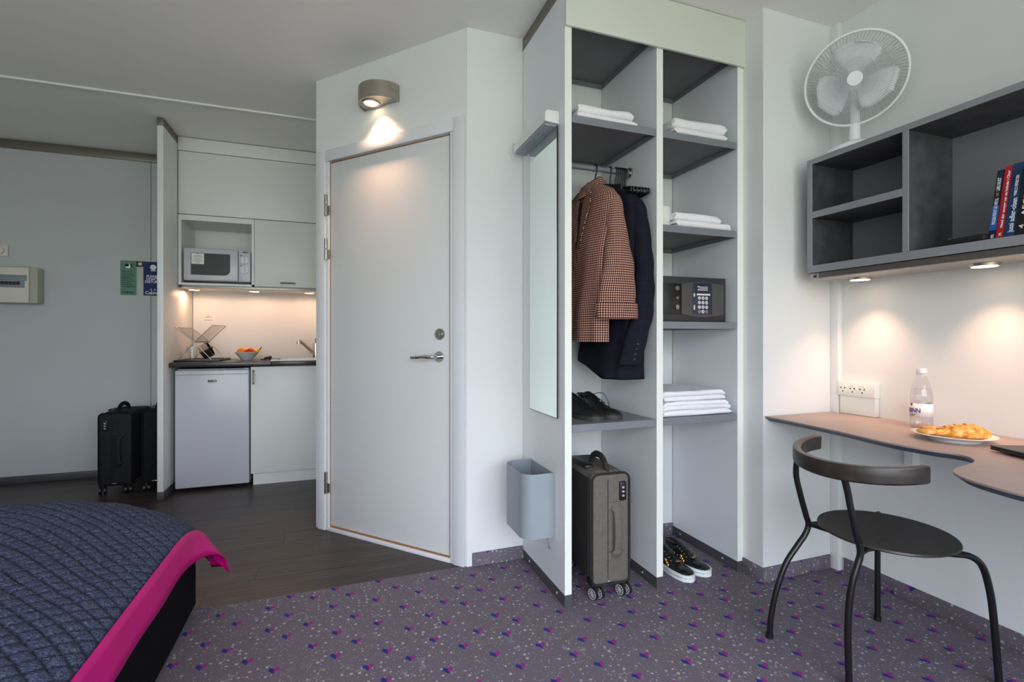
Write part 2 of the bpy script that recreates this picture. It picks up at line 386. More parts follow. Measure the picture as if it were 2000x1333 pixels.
def obj(name, bm, mat, parent=None, smooth=30, local=False, sub=0, solid=0, kind=None, label=None, world=None):
    """one mesh object; geometry is given in world coordinates unless local=True"""
    if parent is not None and not local: bmesh.ops.transform(bm, matrix=MAT4[parent.name].inverted(), verts=bm.verts)
    bmesh.ops.recalc_face_normals(bm, faces=bm.faces)
    me = bpy.data.meshes.new(name); bm.to_mesh(me); bm.free(); me.materials.append(MT[mat] if isinstance(mat, str) else mat)
    o = link(bpy.data.objects.new(name, me))
    if smooth:
        me.polygons.foreach_set('use_smooth', [True]*len(me.polygons))
        if smooth < 180: me.set_sharp_from_angle(angle=R(smooth))
    if solid:
        md = o.modifiers.new('solid', 'SOLIDIFY'); md.thickness = solid; md.offset = 0
    if sub:
        md = o.modifiers.new('sub', 'SUBSURF'); md.levels = sub; md.render_levels = sub
    if parent is not None: o.parent = parent; MAT4[o.name] = MAT4[parent.name]
    else: MAT4[o.name] = Matrix()
    if kind: o['kind'] = kind
    if label: o['label'] = label
    return o
def struct(name, bm, mat, smooth=30):
    return obj(name, bm, mat, None, smooth, kind='structure')
def tag(o, label, cat, group=None):
    o['label'] = label; o['category'] = cat
    if group: o['group'] = group
    return o
def single(name, bm, mat, label, cat, loc, group=None, smooth=30, **k):
    """a thing that is one mesh, origin at its base"""
    bmesh.ops.translate(bm, vec=-Vector(loc), verts=bm.verts)
    o = obj(name, bm, mat, None, smooth, **k); o.location = loc; MAT4[o.name] = Matrix.Translation(loc)
    return tag(o, label, cat, group)
def dup(root, loc, rotz=None, label=None):
    c = root.copy(); COL.objects.link(c); c.location = loc
    if rotz is not None: c.rotation_euler = (0, 0, rotz)
    if label: c['label'] = label
    MAT4[c.name] = Matrix.Translation(loc) @ Matrix.Rotation(c.rotation_euler[2], 4, 'Z')
    for ch in list(root.children):
        d = ch.copy(); COL.objects.link(d); d.parent = c
        for g in list(ch.children):
            e = g.copy(); COL.objects.link(e); e.parent = d
    return c
def textmesh(body, size, width=1.0, bold=.0, align='CENTER'):
    cu = bpy.data.curves.new('lettering', 'FONT'); cu.body = body; cu.size = size; cu.align_x = align; cu.align_y = 'CENTER'
    cu.extrude = 0; cu.offset = bold; cu.resolution_u = 2
    o = bpy.data.objects.new('lettering', cu); me = bpy.data.meshes.new_from_object(o)
    bm = BM(); bm.from_mesh(me); bpy.data.objects.remove(o); bpy.data.curves.remove(cu); bpy.data.meshes.remove(me)
    for v in bm.verts: v.co.x *= width
    return bm
def place(bm, origin, xdir, ydir):
    x = Vector(xdir).normalized(); y = Vector(ydir).normalized(); z = x.cross(y)
    m = Matrix((x, y, z)).transposed().to_4x4(); m.translation = origin
    bmesh.ops.transform(bm, matrix=m, verts=bm.verts); return bm
def merge(a, b):
    me = bpy.data.meshes.new('tmp'); b.to_mesh(me); b.free(); a.from_mesh(me); bpy.data.meshes.remove(me); return a

# ================================================================== ROOM SHELL
XR, YA, XC, YB, YF = 2.1825, 1.6395, 1.752, 2.21, 1.7485
D, Cn = Vector((-.098, 2.968)), Vector((.579, 2.21)); E = (Cn-D).normalized(); DL = (Cn-D).length
DROT = math.atan2(E.y, E.x); DM = Matrix.Translation((D.x, D.y, 0)) @ Matrix.Rotation(DROT, 4, 'Z')
H = 2.5
struct('floor', box(BM(), -2.6, 2.3, -1.7, 2.225, -.06, 0), 'carpet')
fw = struct('floor', box(BM(), -2.6, .62, 2.225, 4.62, -.06, -.006), 'gap')
# vinyl planks, each its own piece
row = 0; y = 2.226
while y < 4.59:
    y1 = min(y+.178, 4.592); ym = (y+y1)/2
    xmax = min(.585, -.098+(2.968-y)*.893) if y < 2.968 else -.098
    x = -2.598-random.random()*1.0
    while x < xmax-.01:
        x1 = min(x+1.21, xmax)
        if x1 > -2.597:
            xa = max(x, -2.598)
            b = BM(); box(b, xa+.0003, x1-.0003, y+.0003, y1-.0003, -.006, 0, .0004, 1)
            obj('plank', b, 'plank', fw, 0)
        x += 1.21
    y += .179
struct('ceiling', box(BM(), -2.6, 2.3, -1.7, 4.7, H, H+.06), 'ceiling')
struct('trim_1', box(BM(), -2.6, -.075, 3.475, 3.497, H-.011, H, .003), 'edge')
# walls
struct('wall_back', box(BM(), .575, XC, YB, YB+.1, 0, H), 'wall')
struct('wall_column', box(BM(), XC, XR+.1, YA, YB+.1, 0, H), 'wall')
struct('wall_right', box(BM(), XR, XR+.1, -1.7, YA, 0, H), 'wall')
struct('wall_left', box(BM(), -2.7, -2.6, -1.8, 4.7, 0, H), 'wall')
we = struct('wall_entrance', box(BM(), -2.6, -.0, 4.60, 4.7, 0, H), 'wallgrey')
for a, c in ((-2.6, -1.3585), (-1.3535, -1.09)):
    obj('wall_panel', box(BM(), a, c, 4.589, 4.60, .05, 2.435, .001, 1), 'wallgrey', we, 0)
struct('trim_2', box(BM(), -2.6, -1.09, 4.578, 4.60, 2.435, H, .002), 'bronze')
struct('baseboard_entrance', box(BM(), -2.6, -1.09, 4.575, 4.60, 0, .052, .003), 'plinth')
b = BM(); box(b, -.098, -.03, 2.99, 4.60, 0, H); struct('wall_kitchen_side', b, 'wall')
# diagonal wall with the door opening (local frame: x along wall, -y towards the room)
def dbox(x0, x1, y0, y1, z0, z1, bev=0, bm=None):
    q = BM(); box(q, x0, x1, y0, y1, z0, z1, bev); bmesh.ops.transform(q, matrix=DM, verts=q.verts)
    return merge(bm, q) if bm is not None else q
b = dbox(.0, .086, 0, .09, 0, H); dbox(.94, DL, 0, .09, 0, H, 0, b); dbox(.086, .94, 0, .09, 2.05, H, 0, b)
struct('wall_bathroom', b, 'wall')
# window wall behind the camera, with its big window
WX0, WX1, WZ0, WZ1 = -2.25, 2.05, .16, 2.36
b = BM(); box(b, -2.7, WX0, -1.8, -1.7, 0, H); box(b, WX1, 2.3, -1.8, -1.7, 0, H)
box(b, WX0, WX1, -1.8, -1.7, 0, WZ0); box(b, WX0, WX1, -1.8, -1.7, WZ1, H); struct('wall_window', b, 'wall')
b = BM()
mull = [WX0+.025+(WX1-WX0-.05)*i/4 for i in range(5)]
for i, x in enumerate(mull): box(b, x-.025, x+.025, -1.77, -1.72, WZ0, WZ1)
for xa, xb in zip(mull, mull[1:]):
    box(b, xa+.025, xb-.025, -1.77, -1.72, WZ0, WZ0+.05); box(b, xa+.025, xb-.025, -1.77, -1.72, WZ1-.05, WZ1)
wf = struct('window_1', b, 'outside')
for xa, xb in zip(mull, mull[1:]): obj('pane', box(BM(), xa+.025, xb-.025, -1.747, -1.743, WZ0+.05, WZ1-.05), 'pane', wf, 0)
# skirtings cut from the carpet
struct('baseboard_back', box(BM(), .60, .851, YB-.008, YB, 0, .062, .002), 'carpet_xz')
struct('baseboard_wardrobe_left', box(BM(), .883, 1.281, YB-.008, YB, 0, .062, .002), 'carpet_xz')
struct('baseboard_wardrobe_right', box(BM(), 1.315, 1.717, YB-.008, YB, 0, .062, .002), 'carpet_xz')
struct('baseboard_column', box(BM(), XC-.008, XC, YA-.008, YF, 0, .062, .002), 'carpet_yz')
struct('baseboard_alcove', box(BM(), XC, 2.150, YA-.008, YA, 0, .062, .002), 'carpet_xz')
struct('baseboard_right', box(BM(), XR-.008, XR, -1.7, 1.590, 0, .062, .002), 'carpet_yz')
# cable trunking in the corner
b = BM(); box(b, 2.1545, XR, 1.600, YA, 0, H, .002); struct('trim_3', b, 'wall')

# ================================================================== BATHROOM DOOR
b = dbox(.026, .086, -.016, 0, 0, 2.093, .003); dbox(.944, 1.006, -.016, 0, 0, 2.093, .003, b)
dbox(.0865, .9435, -.016, 0, 2.031, 2.093, .003, b)
dr = struct('door_1', b, 'frame')
def dobj(name, bm_local, mat, parent=dr, smooth=30, **k):
    bmesh.ops.transform(bm_local, matrix=DM, verts=bm_local.verts); return obj(name, bm_local, mat, parent, smooth, **k)
b = BM(); box(b, .086, .108, -.008, .08, 0, 2.031, .002); box(b, .922, .944, -.008, .08, 0, 2.031, .002)
box(b, .108, .922, -.008, .08, 2.031, 2.052, .002); dobj('jamb', b, 'frame')
leaf = dobj('door_leaf', box(BM(), .1115, .9135, .004, .044, .027, 2.022, .0015), 'doorwhite')
b = BM(); box(b, .9137, .9195, .001, .040, .021, 2.027); box(b, .1115, .9137, .001, .040, .020, .0268)
box(b, .1085, .1113, .002, .040, .02, 2.027); box(b, .1115, .9137, .009, .040, 2.0225, 2.030)
dobj('edge_band', b, 'wood', label='raw wood edge of the door leaf')
b = BM(); box(b, .108, .922, -.012, .08, 0, .018, .003); dobj('threshold', b, 'frame')
for z in (1.791, 1.549, .264):
    hb = BM(); cyl(hb, (.0935, -.0135, z+.03), .0085, .056, seg=14); cyl(hb, (.0935, -.0135, z-.0305), .0085, .056, seg=14)
    box(hb, .0945, .1135, -.0095, -.0045, z-.056, z-.004); dobj('hinge', hb, 'steel', label='steel door hinge')
lb = BM(); cyl(lb, (.857, .001, 1.079), .0265, .008, 'y', 28); cyl(lb, (.857, -.004, 1.079), .016, .006, 'y', 20)
box(lb, .8555, .8585, -.0085, -.004, 1.074, 1.085); dobj('lock_cylinder', lb, 'steel', label='round steel lock above the handle')
hb = BM(); cyl(hb, (.854, .000, .971), .0255, .008, 'y', 28); ho = dobj('handle_rosette', hb, 'chrome', label='chrome rosette')
hb = BM(); tube(hb, [(.854, .0, .971), (.854, -.03, .971), (.850, -.048, .971), (.836, -.055, .971), (.80, -.058, .970), (.76, -.058, .967), (.727, -.055, .965)], [.0095]*9+[.0085]*14+[.0075]*14, 12, smooth=6)
dobj('door_handle', hb, 'chrome', label='curved chrome lever handle')

# ---------------------------------------------------------------- wall lamp over the door
lx, lz = .490, 2.248
lampc = DM @ Vector((lx, 0, lz))
lm = thing('wall_lamp', 'brushed metal half round wall lamp lit above the white bathroom door', 'lamp', lampc, DROT)
def halfring(r0, r1, z0, z1, seg=28, dep=.118):
    q = BM(); pts = []
    for k in range(seg+1):
        a = math.pi*k/seg; pts.append((math.cos(a), -math.sin(a)))
    prof = [(r1*x, dep*y*1.0) for x, y in pts]; inn = [(r0*x, (dep-(r1-r0))*y) for x, y in pts]
    prism(q, prof+inn[::-1], z0, z1); return q
obj('shade', halfring(.111, .117, 0, .082), 'nickel', lm, 40, local=True)
q = BM(); prism(q, [(.1105*math.cos(math.pi*k/28), -.112*math.sin(math.pi*k/28)) for k in range(29)], .076, .0815); obj('cover_plate', q, 'nickel', lm, 0, local=True)
q = BM(); prism(q, [(.1105*math.cos(math.pi*k/28), -.112*math.sin(math.pi*k/28)) for k in range(29)], .004, .009); obj('reflector', q, 'steel', lm, 0, local=True)
q = BM(); lathe(q, [(.038, -.001), (.045, -.001), (.046, .006), (.038, .006)], (-.024, -.052, .0)); obj('lens_ring', q, 'nickel', lm, 40, local=True)
q = BM(); lathe(q, [(0, -.005), (.018, -.004), (.030, -.0005), (.036, .003), (0, .004)], (-.024, -.052, .0015)); obj('bulb', q, 'bulb', lm, 60, local=True, label='glowing halogen lens')
p = DM @ Vector((lx+.004, -.058, lz-.006)); spot('wall_lamp_light', p, DM @ Vector((lx+.012, -.040, 1.55)), 17, 104, 1.0, .02)

# ================================================================== ENTRANCE WALL THINGS
q = thing('fuse_box', 'cream wall mounted fuse box with smoky window on entrance wall', 'fuse box', (-2.19, 4.589, 1.435))
obj('housing', box(BM(), -2.37, -2.018, 4.50, 4.589, 1.307, 1.567, .008), 'boxside', q)
obj('cover', box(BM(), -2.37, -2.062, 4.485, 4.50, 1.31, 1.563, .006), 'boxcream', q)
obj('window_flap', box(BM(), -2.36, -2.072, 4.479, 4.486, 1.468, 1.508, .002), 'smoke', q)
obj('switch_strip', box(BM(), -2.36, -2.085, 4.480, 4.4855, 1.418, 1.466, .001), 'grey', q)
for k in range(8): obj('breaker', box(BM(), -2.275+k*.0215, -2.260+k*.0215, 4.470, 4.482, 1.437, 1.459, .002), 'black', q)
obj('badge', box(BM(), -2.36, -2.262, 4.482, 4.4855, 1.326, 1.336, .001), 'ink', q)
q = thing('thermostat', 'white square dial thermostat above the fuse box', 'thermostat', (-2.264, 4.589, 1.69))
obj('plate', box(BM(), -2.305, -2.222, 4.574, 4.589, 1.648, 1.731, .004), 'boxcream', q)
bb = BM(); cyl(bb, (-2.264, 4.568, 1.69), .026, .014, 'y', 28); obj('dial', bb, 'boxcream', q)
q = thing('door_hanger', 'green door hanger card with fine print beside the black magnet', 'sign', (-1.50, 4.588, 1.39))
obj('card', box(BM(), -1.553, -1.451, 4.583, 4.587, 1.391, 1.657), 'green', q, 0)
tm = BM(); ball(tm, (-1.502, 4.5825, 1.615), .022, 1, .1, .8); obj('emblem', tm, 'inkwhite', q)
tm = BM(); ball(tm, (-1.508, 4.582, 1.619), .02, .9, .1, .62); box(tm, -1.49, -1.478, 4.581, 4.583, 1.606, 1.63); obj('emblem_ink', tm, 'ink', q)  # dark ink part of the printed emblem
tm = BM()
for k in range(9): box(tm, -1.545, -1.545+.06+.025*((k*7) % 3)/2, 4.5822, 4.583, 1.57-k*.0145, 1.574-k*.0145)
obj('fine_print', tm, 'inkgreen', q, 0, kind='stuff')
obj('logo_text', place(textmesh('Cabinn', .026, 1, .0006), (-1.502, 4.5822, 1.412), (1, 0, 0), (0, 0, 1)), 'inkgreen', q, 0)
q = thing('door_hanger', 'navy blue do not disturb card half hidden by the kitchen partition', 'sign', (-1.352, 4.588, 1.39))
obj('card', box(BM(), -1.404, -1.297, 4.583, 4.587, 1.391, 1.655), 'navycard', q, 0)
tm = BM(); ball(tm, (-1.340, 4.5825, 1.612), .021, 1, .1, 1); box(tm, -1.356, -1.322, 4.5815, 4.583, 1.582, 1.590, .0005); obj('emblem', tm, 'inkwhite', q)
for k, s in enumerate(('PLEASE', "DON'T", 'DISTURB')):
    obj('lettering', place(textmesh(s, .026, .95, .0006), (-1.346, 4.5822, 1.540-k*.0215), (1, 0, 0), (0, 0, 1)), 'inkwhite', q, 0)
obj('lettering', place(textmesh('A..A', .022), (-1.341, 4.5822, 1.437), (1, 0, 0), (0, 0, 1)), 'inkwhite', q, 0)
obj('lettering', place(textmesh('Cabinn', .034, 1, .0006), (-1.345, 4.5822, 1.411), (1, 0, 0), (0, 0, 1)), 'inkwhite', q, 0)
q = thing('wall_magnet', 'small black and brown holder between the green and blue cards', 'holder', (-1.427, 4.588, 1.615))
obj('backplate', box(BM(), -1.449, -1.406, 4.580, 4.588, 1.613, 1.655, .001), 'black', q)
tm = BM(); cyl(tm, (-1.424, 4.577, 1.634), .013, .006, 'y', 20); obj('knob', tm, 'steel', q)

# ================================================================== SUITCASES
def suitcase(name, label, cloth, side, w, dep, h, loc, rotz, wheelmat, chrome=True, pocket=True, ls=1):
    """narrow side with handle and lock faces local -y; upright on four twin wheels"""
    t = thing(name, label, 'suitcase', loc, rotz)
    z0 = .062; hw = w/2
    def sh(x0, x1, y0, y1, za, zb, bev, seg=4):
        return box(BM(), x0, x1, y0, y1, za, zb, bev, seg)
    obj('shell', sh(-hw+.004, hw-.004, .006, dep, z0, z0+h, .036), cloth, t, 50, local=True)
    bm_ = sh(-hw, hw, -.006, .030, z0-.004, z0+h-.006, .016); obj('front_panel', bm_, cloth, t, 50, local=True)
    # piping round the narrow side
    r_ = .03; pts = []
    for cx, cz, a0 in ((hw-r_, z0+h-.006-r_, 0), (-hw+r_, z0+h-.006-r_, 90), (-hw+r_, z0-.004+r_, 180), (hw-r_, z0-.004+r_, 270)):
        for k in range(7): a = R(a0+15*k); pts.append((cx+r_*math.cos(a), -.003, cz+r_*math.sin(a)))
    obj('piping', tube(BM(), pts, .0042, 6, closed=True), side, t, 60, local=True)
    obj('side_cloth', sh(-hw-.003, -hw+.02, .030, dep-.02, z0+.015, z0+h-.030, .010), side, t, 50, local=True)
    if pocket: obj('outer_pocket', sh(hw-.012, hw+.022, .012, dep-.03, z0+.055, z0+h-.03, .014), cloth, t, 50, local=True)
    obj('seam', box(BM(), -.0015-hw*.18, .0015-hw*.18, -.0075, -.004, z0+.02, z0+h-.03), side, t, 0, local=True)
    # soft carrying strap on the narrow side
    zc = z0+h*.47
    sx = hw*.25
    st = BM(); pts = [(sx, -.004, zc+.105), (sx, -.016, zc+.085), (sx, -.026, zc+.05), (sx, -.028, zc), (sx, -.026, zc-.05), (sx, -.016, zc-.085), (sx, -.004, zc-.105)]
    tube(st, pts, [.024]*7+[.016]*22+[.024]*8, 12, smooth=6, flat=.42); obj('carry_strap', st, cloth, t, 60, local=True)
    obj('strap_anchor', box(BM(), -.01*0+sx-.036, sx+.036, -.010, -.004, zc+.085, zc+.118, .002), cloth, t, local=True)
    obj('strap_anchor', box(BM(), sx-.036, sx+.036, -.010, -.004, zc-.118, zc-.085, .002), cloth, t, local=True)
    lk = box(BM(), ls*hw*.42, ls*(hw*.42+.030), -.014, -.005, z0+h*.74, z0+h*.74+.078, .006, 3); L = obj('lock', lk, 'black', t, 40, local=True)
    for k in range(3):
        d = box(BM(), ls*(hw*.42+.010), ls*(hw*.42+.020), -.016, -.013, z0+h*.74+.016+k*.017, z0+h*.74+.024+k*.017, .001, 1)
        o = obj('dial', d, 'spoke', None, local=True); o.parent = L
    # top handle and telescopic housing
    tp = z0+h
    th = BM(); tube(th, [(0, .035, tp-.012), (0, .05, tp+.025), (0, .085, tp+.045), (0, .13, tp+.045), (0, .165, tp+.025), (0, .18, tp-.012)], .014, 10, smooth=6, flat=.5)
    bmesh.ops.scale(th, vec=(1.5, 1, 1), verts=th.verts); obj('top_handle', th, side, t, 60, local=True)
    obj('trolley_housing', box(BM(), -hw+.012, -hw+.05, dep*.25, dep*.8, tp-.006, tp+.010, .004), 'black', t, local=True)
    if chrome:
        zp = BM(); box(zp, hw+.022, hw+.027, .03, .036, z0+h*.70, z0+h*.70+.03); cyl(zp, (hw+.0245, .033, z0+h*.69), .008, .004, 'x', 12); obj('zip_puller', zp, 'chrome', t, local=True)
    obj('corner_guard', box(BM(), -hw-.003, -hw+.03, -.004, .05, z0-.012, z0+.02, .008), 'black', t, local=True)
    obj('corner_guard', box(BM(), hw-.03, hw+.003, -.004, .05, z0-.012, z0+.02, .008), 'black', t, local=True)
    obj('metal_tag', box(BM(), -.018, .012, -.009, -.004, z0+.004, z0+.011, .001), 'chrome', t, local=True)
    for sx_ in (-1, 1):
        for yy in (.005, dep-.04):
            wc = (sx_*(hw-.022), yy); tw = R(18)
            f = BM(); cyl(f, (wc[0], wc[1]+.006, .050), .013, .026, 'z', 12); box(f, wc[0]-.008, wc[0]+.008, wc[1]-.004, wc[1]+.018, .018, .048, .003)
            wh = obj('wheel_fork', f, 'black', t, local=True)
            for dx in (-.014, .014):
                q2 = BM(); cyl(q2, (0, 0, 0), .0245, .012, 'x', 24)
                o = obj('tyre', q2, 'black', None, local=True); o.parent = wh
                o.location = (wc[0]+dx, wc[1], .0245); o.rotation_euler = (0, 0, tw)
                q2 = BM()
                for sg in (-1, 1):
                    lathe_pts = [(.0195, 0), (.022, 0)]
                    rg = BM(); lathe(rg, [(.0185, -.0005), (.0185, .0008), (.0215, .0008), (.0215, -.0005)], (0, 0, 0), 24)
                    for k in range(10):
                        a = 2*math.pi*k/10; s_ = BM(); box(s_, .003, .019, -.0016, .0016, -.0004, .0006); bmesh.ops.rotate(s_, cent=(0, 0, 0), matrix=Matrix.Rotation(a, 3, 'Z'), verts=s_.verts); merge(rg, s_)
                    cyl(rg, (0, 0, .0003), .005, .0016, 'z', 12)
                    bmesh.ops.transform(rg, matrix=Matrix.Translation((sg*.0064, 0, 0)) @ Matrix.Rotation(R(90*sg), 4, 'Y'), verts=rg.verts); merge(q2, rg)
                o2 = obj('wheel_spokes', q2, wheelmat, None, 0, local=True); o2.parent = wh; o2.location = o.location; o2.rotation_euler = o.rotation_euler
    return t
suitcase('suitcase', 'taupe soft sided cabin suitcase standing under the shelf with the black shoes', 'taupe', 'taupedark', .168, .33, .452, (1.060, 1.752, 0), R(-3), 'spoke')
suitcase('suitcase', 'black upright suitcase with carry strap farthest left against the entrance wall', 'blacknylon', 'blacknylon2', .196, .34, .492, (-1.404, 4.06, 0), R(-7), 'blackmetal', False, False, -1)
suitcase('suitcase', 'jet black suitcase half hidden by the white kitchen partition', 'blacknylon2', 'blacknylon2', .15, .34, .50, (-1.172, 4.05, 0), R(0), 'blackmetal', False, False)

# ================================================================== KITCHENETTE
q = thing('kitchen_partition', 'tall white laminate partition standing between black suitcases and fridge', 'partition', (-1.07, 4.2, 0))
obj('panel', box(BM(), -1.089, -1.0545, 3.797, 4.587, .052, 2.448, .0015), 'white', q)
obj('top_profile', box(BM(), -1.0905, -1.053, 3.795, 4.587, 2.448, 2.499, .001), 'bronze', q)
bb = box(BM(), -1.0905, -1.053, 3.795, 4.587, 0, .052, .001); obj('base_profile', bb, 'plinth', q)
bb = BM(); cyl(bb, (-1.0525, 3.86, .03), .004, .003, 'x', 10); obj('screw', bb, 'chrome', q)
struct('wall_splashback', box(BM(), -1.0515, -.099, 4.50, 4.599, .88, 1.46), 'wall')
KF = 4.105
q = thing('wall_cabinet', 'white kitchen wall cabinet with microwave niche above the worktop', 'cabinet', (-.58, 4.3, 1.44))
b = BM(); box(b, -1.050, -1.032, KF, 4.50, 1.440, 1.944); box(b, -.583, -.566, KF, 4.50, 1.456, 1.944); box(b, -1.032, -.583, KF, 4.50, 1.440, 1.456)
box(b, -.566, -.100, KF+.020, 4.50, 1.440, 1.456)
box(b, -1.032, -.583, KF, 4.50, 1.906, 1.944); box(b, -1.032, -.583, 4.485, 4.50, 1.456, 1.906); obj('carcass', b, 'white', q, 0)
b = BM(); box(b, -1.050, -.100, KF+.019, 4.50, 1.949, 2.40); obj('upper_carcass', b, 'white', q, 0)
obj('cabinet_door', box(BM(), -1.049, -.100, KF-.002, KF+.017, 1.949, 2.397, .001), 'white', q)
dd = obj('cabinet_door', box(BM(), -.5635, -.100, KF-.002, KF+.018, 1.444, 1.944, .001), 'white', q)
hb = BM(); tube(hb, [(-.383, KF-.002, 1.474), (-.383, KF-.024, 1.474), (-.378, KF-.028, 1.474), (-.292, KF-.028, 1.474), (-.287, KF-.024, 1.474), (-.287, KF-.002, 1.474)], .0055, 8); obj('handle', hb, 'nickel', dd)
obj('filler_strip', box(BM(), -1.0505, -.100, KF-.006, KF+.012, 2.401, 2.494, .001), 'white', q)
q = thing('light_rail', 'aluminium light rail with three glowing spots under the kitchen wall cabinet', 'lamp', (-.58, 4.25, 1.43))
obj('rail', box(BM(), -1.049, -.102, KF+.004, 4.36, 1.4215, 1.4395, .002), 'rail', q)
obj('socket_end', box(BM(), -1.046, -1.026, KF-.001, KF+.006, 1.425, 1.436), 'black', q, 0)
for x in (-.985, -.585, -.19):
    bb = BM(); lathe(bb, [(.034, .0), (.040, .001), (.041, .006), (.034, .006)], (x, 4.25, 1.4155)); r_ = obj('spot_ring', bb, 'nickel', q, 60)
    bb = BM(); lathe(bb, [(0, 0), (.034, .0), (.034, .004), (0, .004)], (x, 4.25, 1.4150)); obj('spot_lens', bb, 'bulb', r_, 60)
    spot('kitchen_spot', (x, 4.25, 1.412), (x, 4.27, .9), 4.0, 179, .25, .03)
# microwave
q = thing('microwave', 'white microwave oven with dials and a taped paper note in the cabinet niche', 'microwave', (-.80, 4.3, 1.457))
obj('housing', box(BM(), -1.018, -.592, 4.13, 4.44, 1.470, 1.706, .006), 'appl', q)
b = box(BM(), -1.020, -.672, 4.104, 4.130, 1.474, 1.708, .009, 3); md = obj('oven_door', b, 'appl', q)
poly = [(-.972, 1.515), (-.762, 1.515)]+[(-.762+.038*math.sin(R(a)), 1.553-.038*math.cos(R(a))) for a in range(15, 91, 15)]+[(-.724, 1.672), (-.972, 1.672)]
b = BM(); prism(b, poly, 0, .004); place(b, (0, 4.1045, 0), (1, 0, 0), (0, 0, 1)); obj('door_window', b, 'black', md, 0)
obj('control_panel', box(BM(), -.670, -.590, 4.106, 4.130, 1.474, 1.708, .006, 3), 'appl', q)
for z in (1.635, 1.562):
    b = BM(); cyl(b, (-.629, 4.101, z), .0275, .012, 'y', 28); k_ = obj('dial', b, 'spoke', q)
    b = BM(); box(b, -.6315, -.6265, 4.088, 4.096, z-.024, z+.024, .001); obj('dial_grip', b, 'appl', k_)
obj('logo', place(textmesh('BEKO', .016, 1, .0005), (-.622, 4.1055, 1.693), (1, 0, 0), (0, 0, 1)), 'ink', q, 0)
b = BM(); box(b, -.659, -.646, 4.1052, 4.1062, 1.666, 1.671); box(b, -.659, -.648, 4.1052, 4.1062, 1.592, 1.596); obj('dial_marking', b, 'ink', q, 0)
obj('base', box(BM(), -1.010, -.595, 4.125, 4.43, 1.4565, 1.472, .003), 'black', q)
q = thing('paper_note', 'white printed note taped on the microwave window', 'note', (-.92, 4.098, 1.59))
obj('sheet', box(BM(), -.968, -.889, 4.0985, 4.0998, 1.592, 1.669), 'paper', q, 0)
b = BM(); prism(b, [(-.935, 1.669), (-.929, 1.662), (-.923, 1.669)], 0, .001); place(b, (0, 4.0985, 0), (1, 0, 0), (0, 0, 1)); obj('red_mark', b, 'inkmag', q, 0)
b = BM()
for k, (a, c) in enumerate(((-.952, -.906), (-.958, -.898), (-.944, -.910), (-.956, -.902), (-.958, -.900), (-.940, -.912))): box(b, a, c, 4.0981, 4.0986, 1.652-k*.010, 1.655-k*.010)
obj('print', b, 'grey', q, 0)
# worktop, cabinet, fridge
q = thing('worktop', 'black laminate worktop over the fridge and white base cabinet', 'worktop', (-.58, 4.2, .858))
b = BM(); SX0, SX1, SY0, SY1 = -.43, -.135, 4.06, 4.40
box(b, -1.052, SX0, 3.90, 4.499, .858, .890, .003); box(b, SX1, -.100, 3.90, 4.499, .858, .890, .003); box(b, SX0, SX1, 3.90, SY0, .858, .890, .003); box(b, SX0, SX1, SY1, 4.499, .858, .890, .003); obj('slab', b, 'counter', q)
q = thing('sink', 'stainless steel inset sink in the worktop at the right', 'sink', (-.28, 4.23, .80))
b = BM(); box(b, SX0-.02, SX1+.014, SY0-.02, SY0+.012, .8905, .894); box(b, SX0-.02, SX1+.014, SY1-.012, SY1+.02, .8905, .894); box(b, SX0-.02, SX0+.012, SY0, SY1, .8905, .894); box(b, SX1-.012, SX1+.014, SY0, SY1, .8905, .894); obj('rim', b, 'steel', q)
b = BM(); x0, x1, y0, y1 = SX0+.004, SX1-.004, SY0+.004, SY1-.004
box(b, x0, x0+.002, y0, y1, .76, .8905); box(b, x1-.002, x1, y0, y1, .76, .8905); box(b, x0, x1, y0, y0+.002, .76, .8905); box(b, x0, x1, y1-.002, y1, .76, .8905); box(b, x0, x1, y0, y1, .758, .76); obj('basin', b, 'steel', q)
q = thing('faucet', 'chrome mixer tap with angled spout behind the sink', 'faucet', (-.165, 4.44, .89))
b = BM(); cyl(b, (-.150, 4.44, .900), .026, .02); cyl(b, (-.150, 4.44, .945), .021, .09); cyl(b, (-.150, 4.44, 1.000), .023, .028); obj('body', b, 'chrome', q)
b = BM(); tube(b, [(-.150, 4.44, .915), (-.19, 4.41, .955), (-.255, 4.365, 1.025), (-.272, 4.353, 1.035)], .0125, 12, smooth=5); sp_ = obj('spout', b, 'chrome', q, 60)
b = BM(); cyl(b, (-.275, 4.351, 1.022), .016, .026); obj('aerator', b, 'chrome', sp_)
b = BM(); tube(b, [(-.150, 4.44, 1.012), (-.15, 4.43, 1.03), (-.148, 4.38, 1.05)], .007, 8, smooth=4); obj('lever', b, 'chrome', q, 60)
q = thing('fridge', 'white undercounter fridge beneath the black worktop', 'fridge', (-.80, 4.2, 0))
obj('cabinet', box(BM(), -1.026, -.576, 3.985, 4.49, .014, .842, .004), 'appl', q)
fd = obj('fridge_door', box(BM(), -1.028, -.574, 3.935, 3.982, .022, .836, .010, 3), 'appl', q)
obj('top_groove', box(BM(), -1.020, -.582, 3.931, 3.936, .803, .806), 'grey', q, 0)
obj('logo', place(textmesh('BEKO', .022, 1, .001), (-.803, 3.9342, .757), (1, 0, 0), (0, 0, 1)), 'ink', q, 0)
obj('hinge', box(BM(), -.612, -.578, 3.945, 3.98, .8365, .845, .002), 'spoke', q)
b = BM()
for x in (-1.0, -.6): cyl(b, (x, 4.02, .007), .014, .014)
obj('feet', b, 'black', q)
q = thing('base_cabinet', 'white base cabinet with vertical bar handle to the right of the fridge', 'cabinet', (-.33, 4.2, 0))
obj('carcass', box(BM(), -.560, -.100, 3.955, 4.49, .085, .752), 'white', q, 0)
cd_ = obj('cabinet_door', box(BM(), -.564, -.101, 3.932, 3.952, .088, .852, .0012), 'white', q)
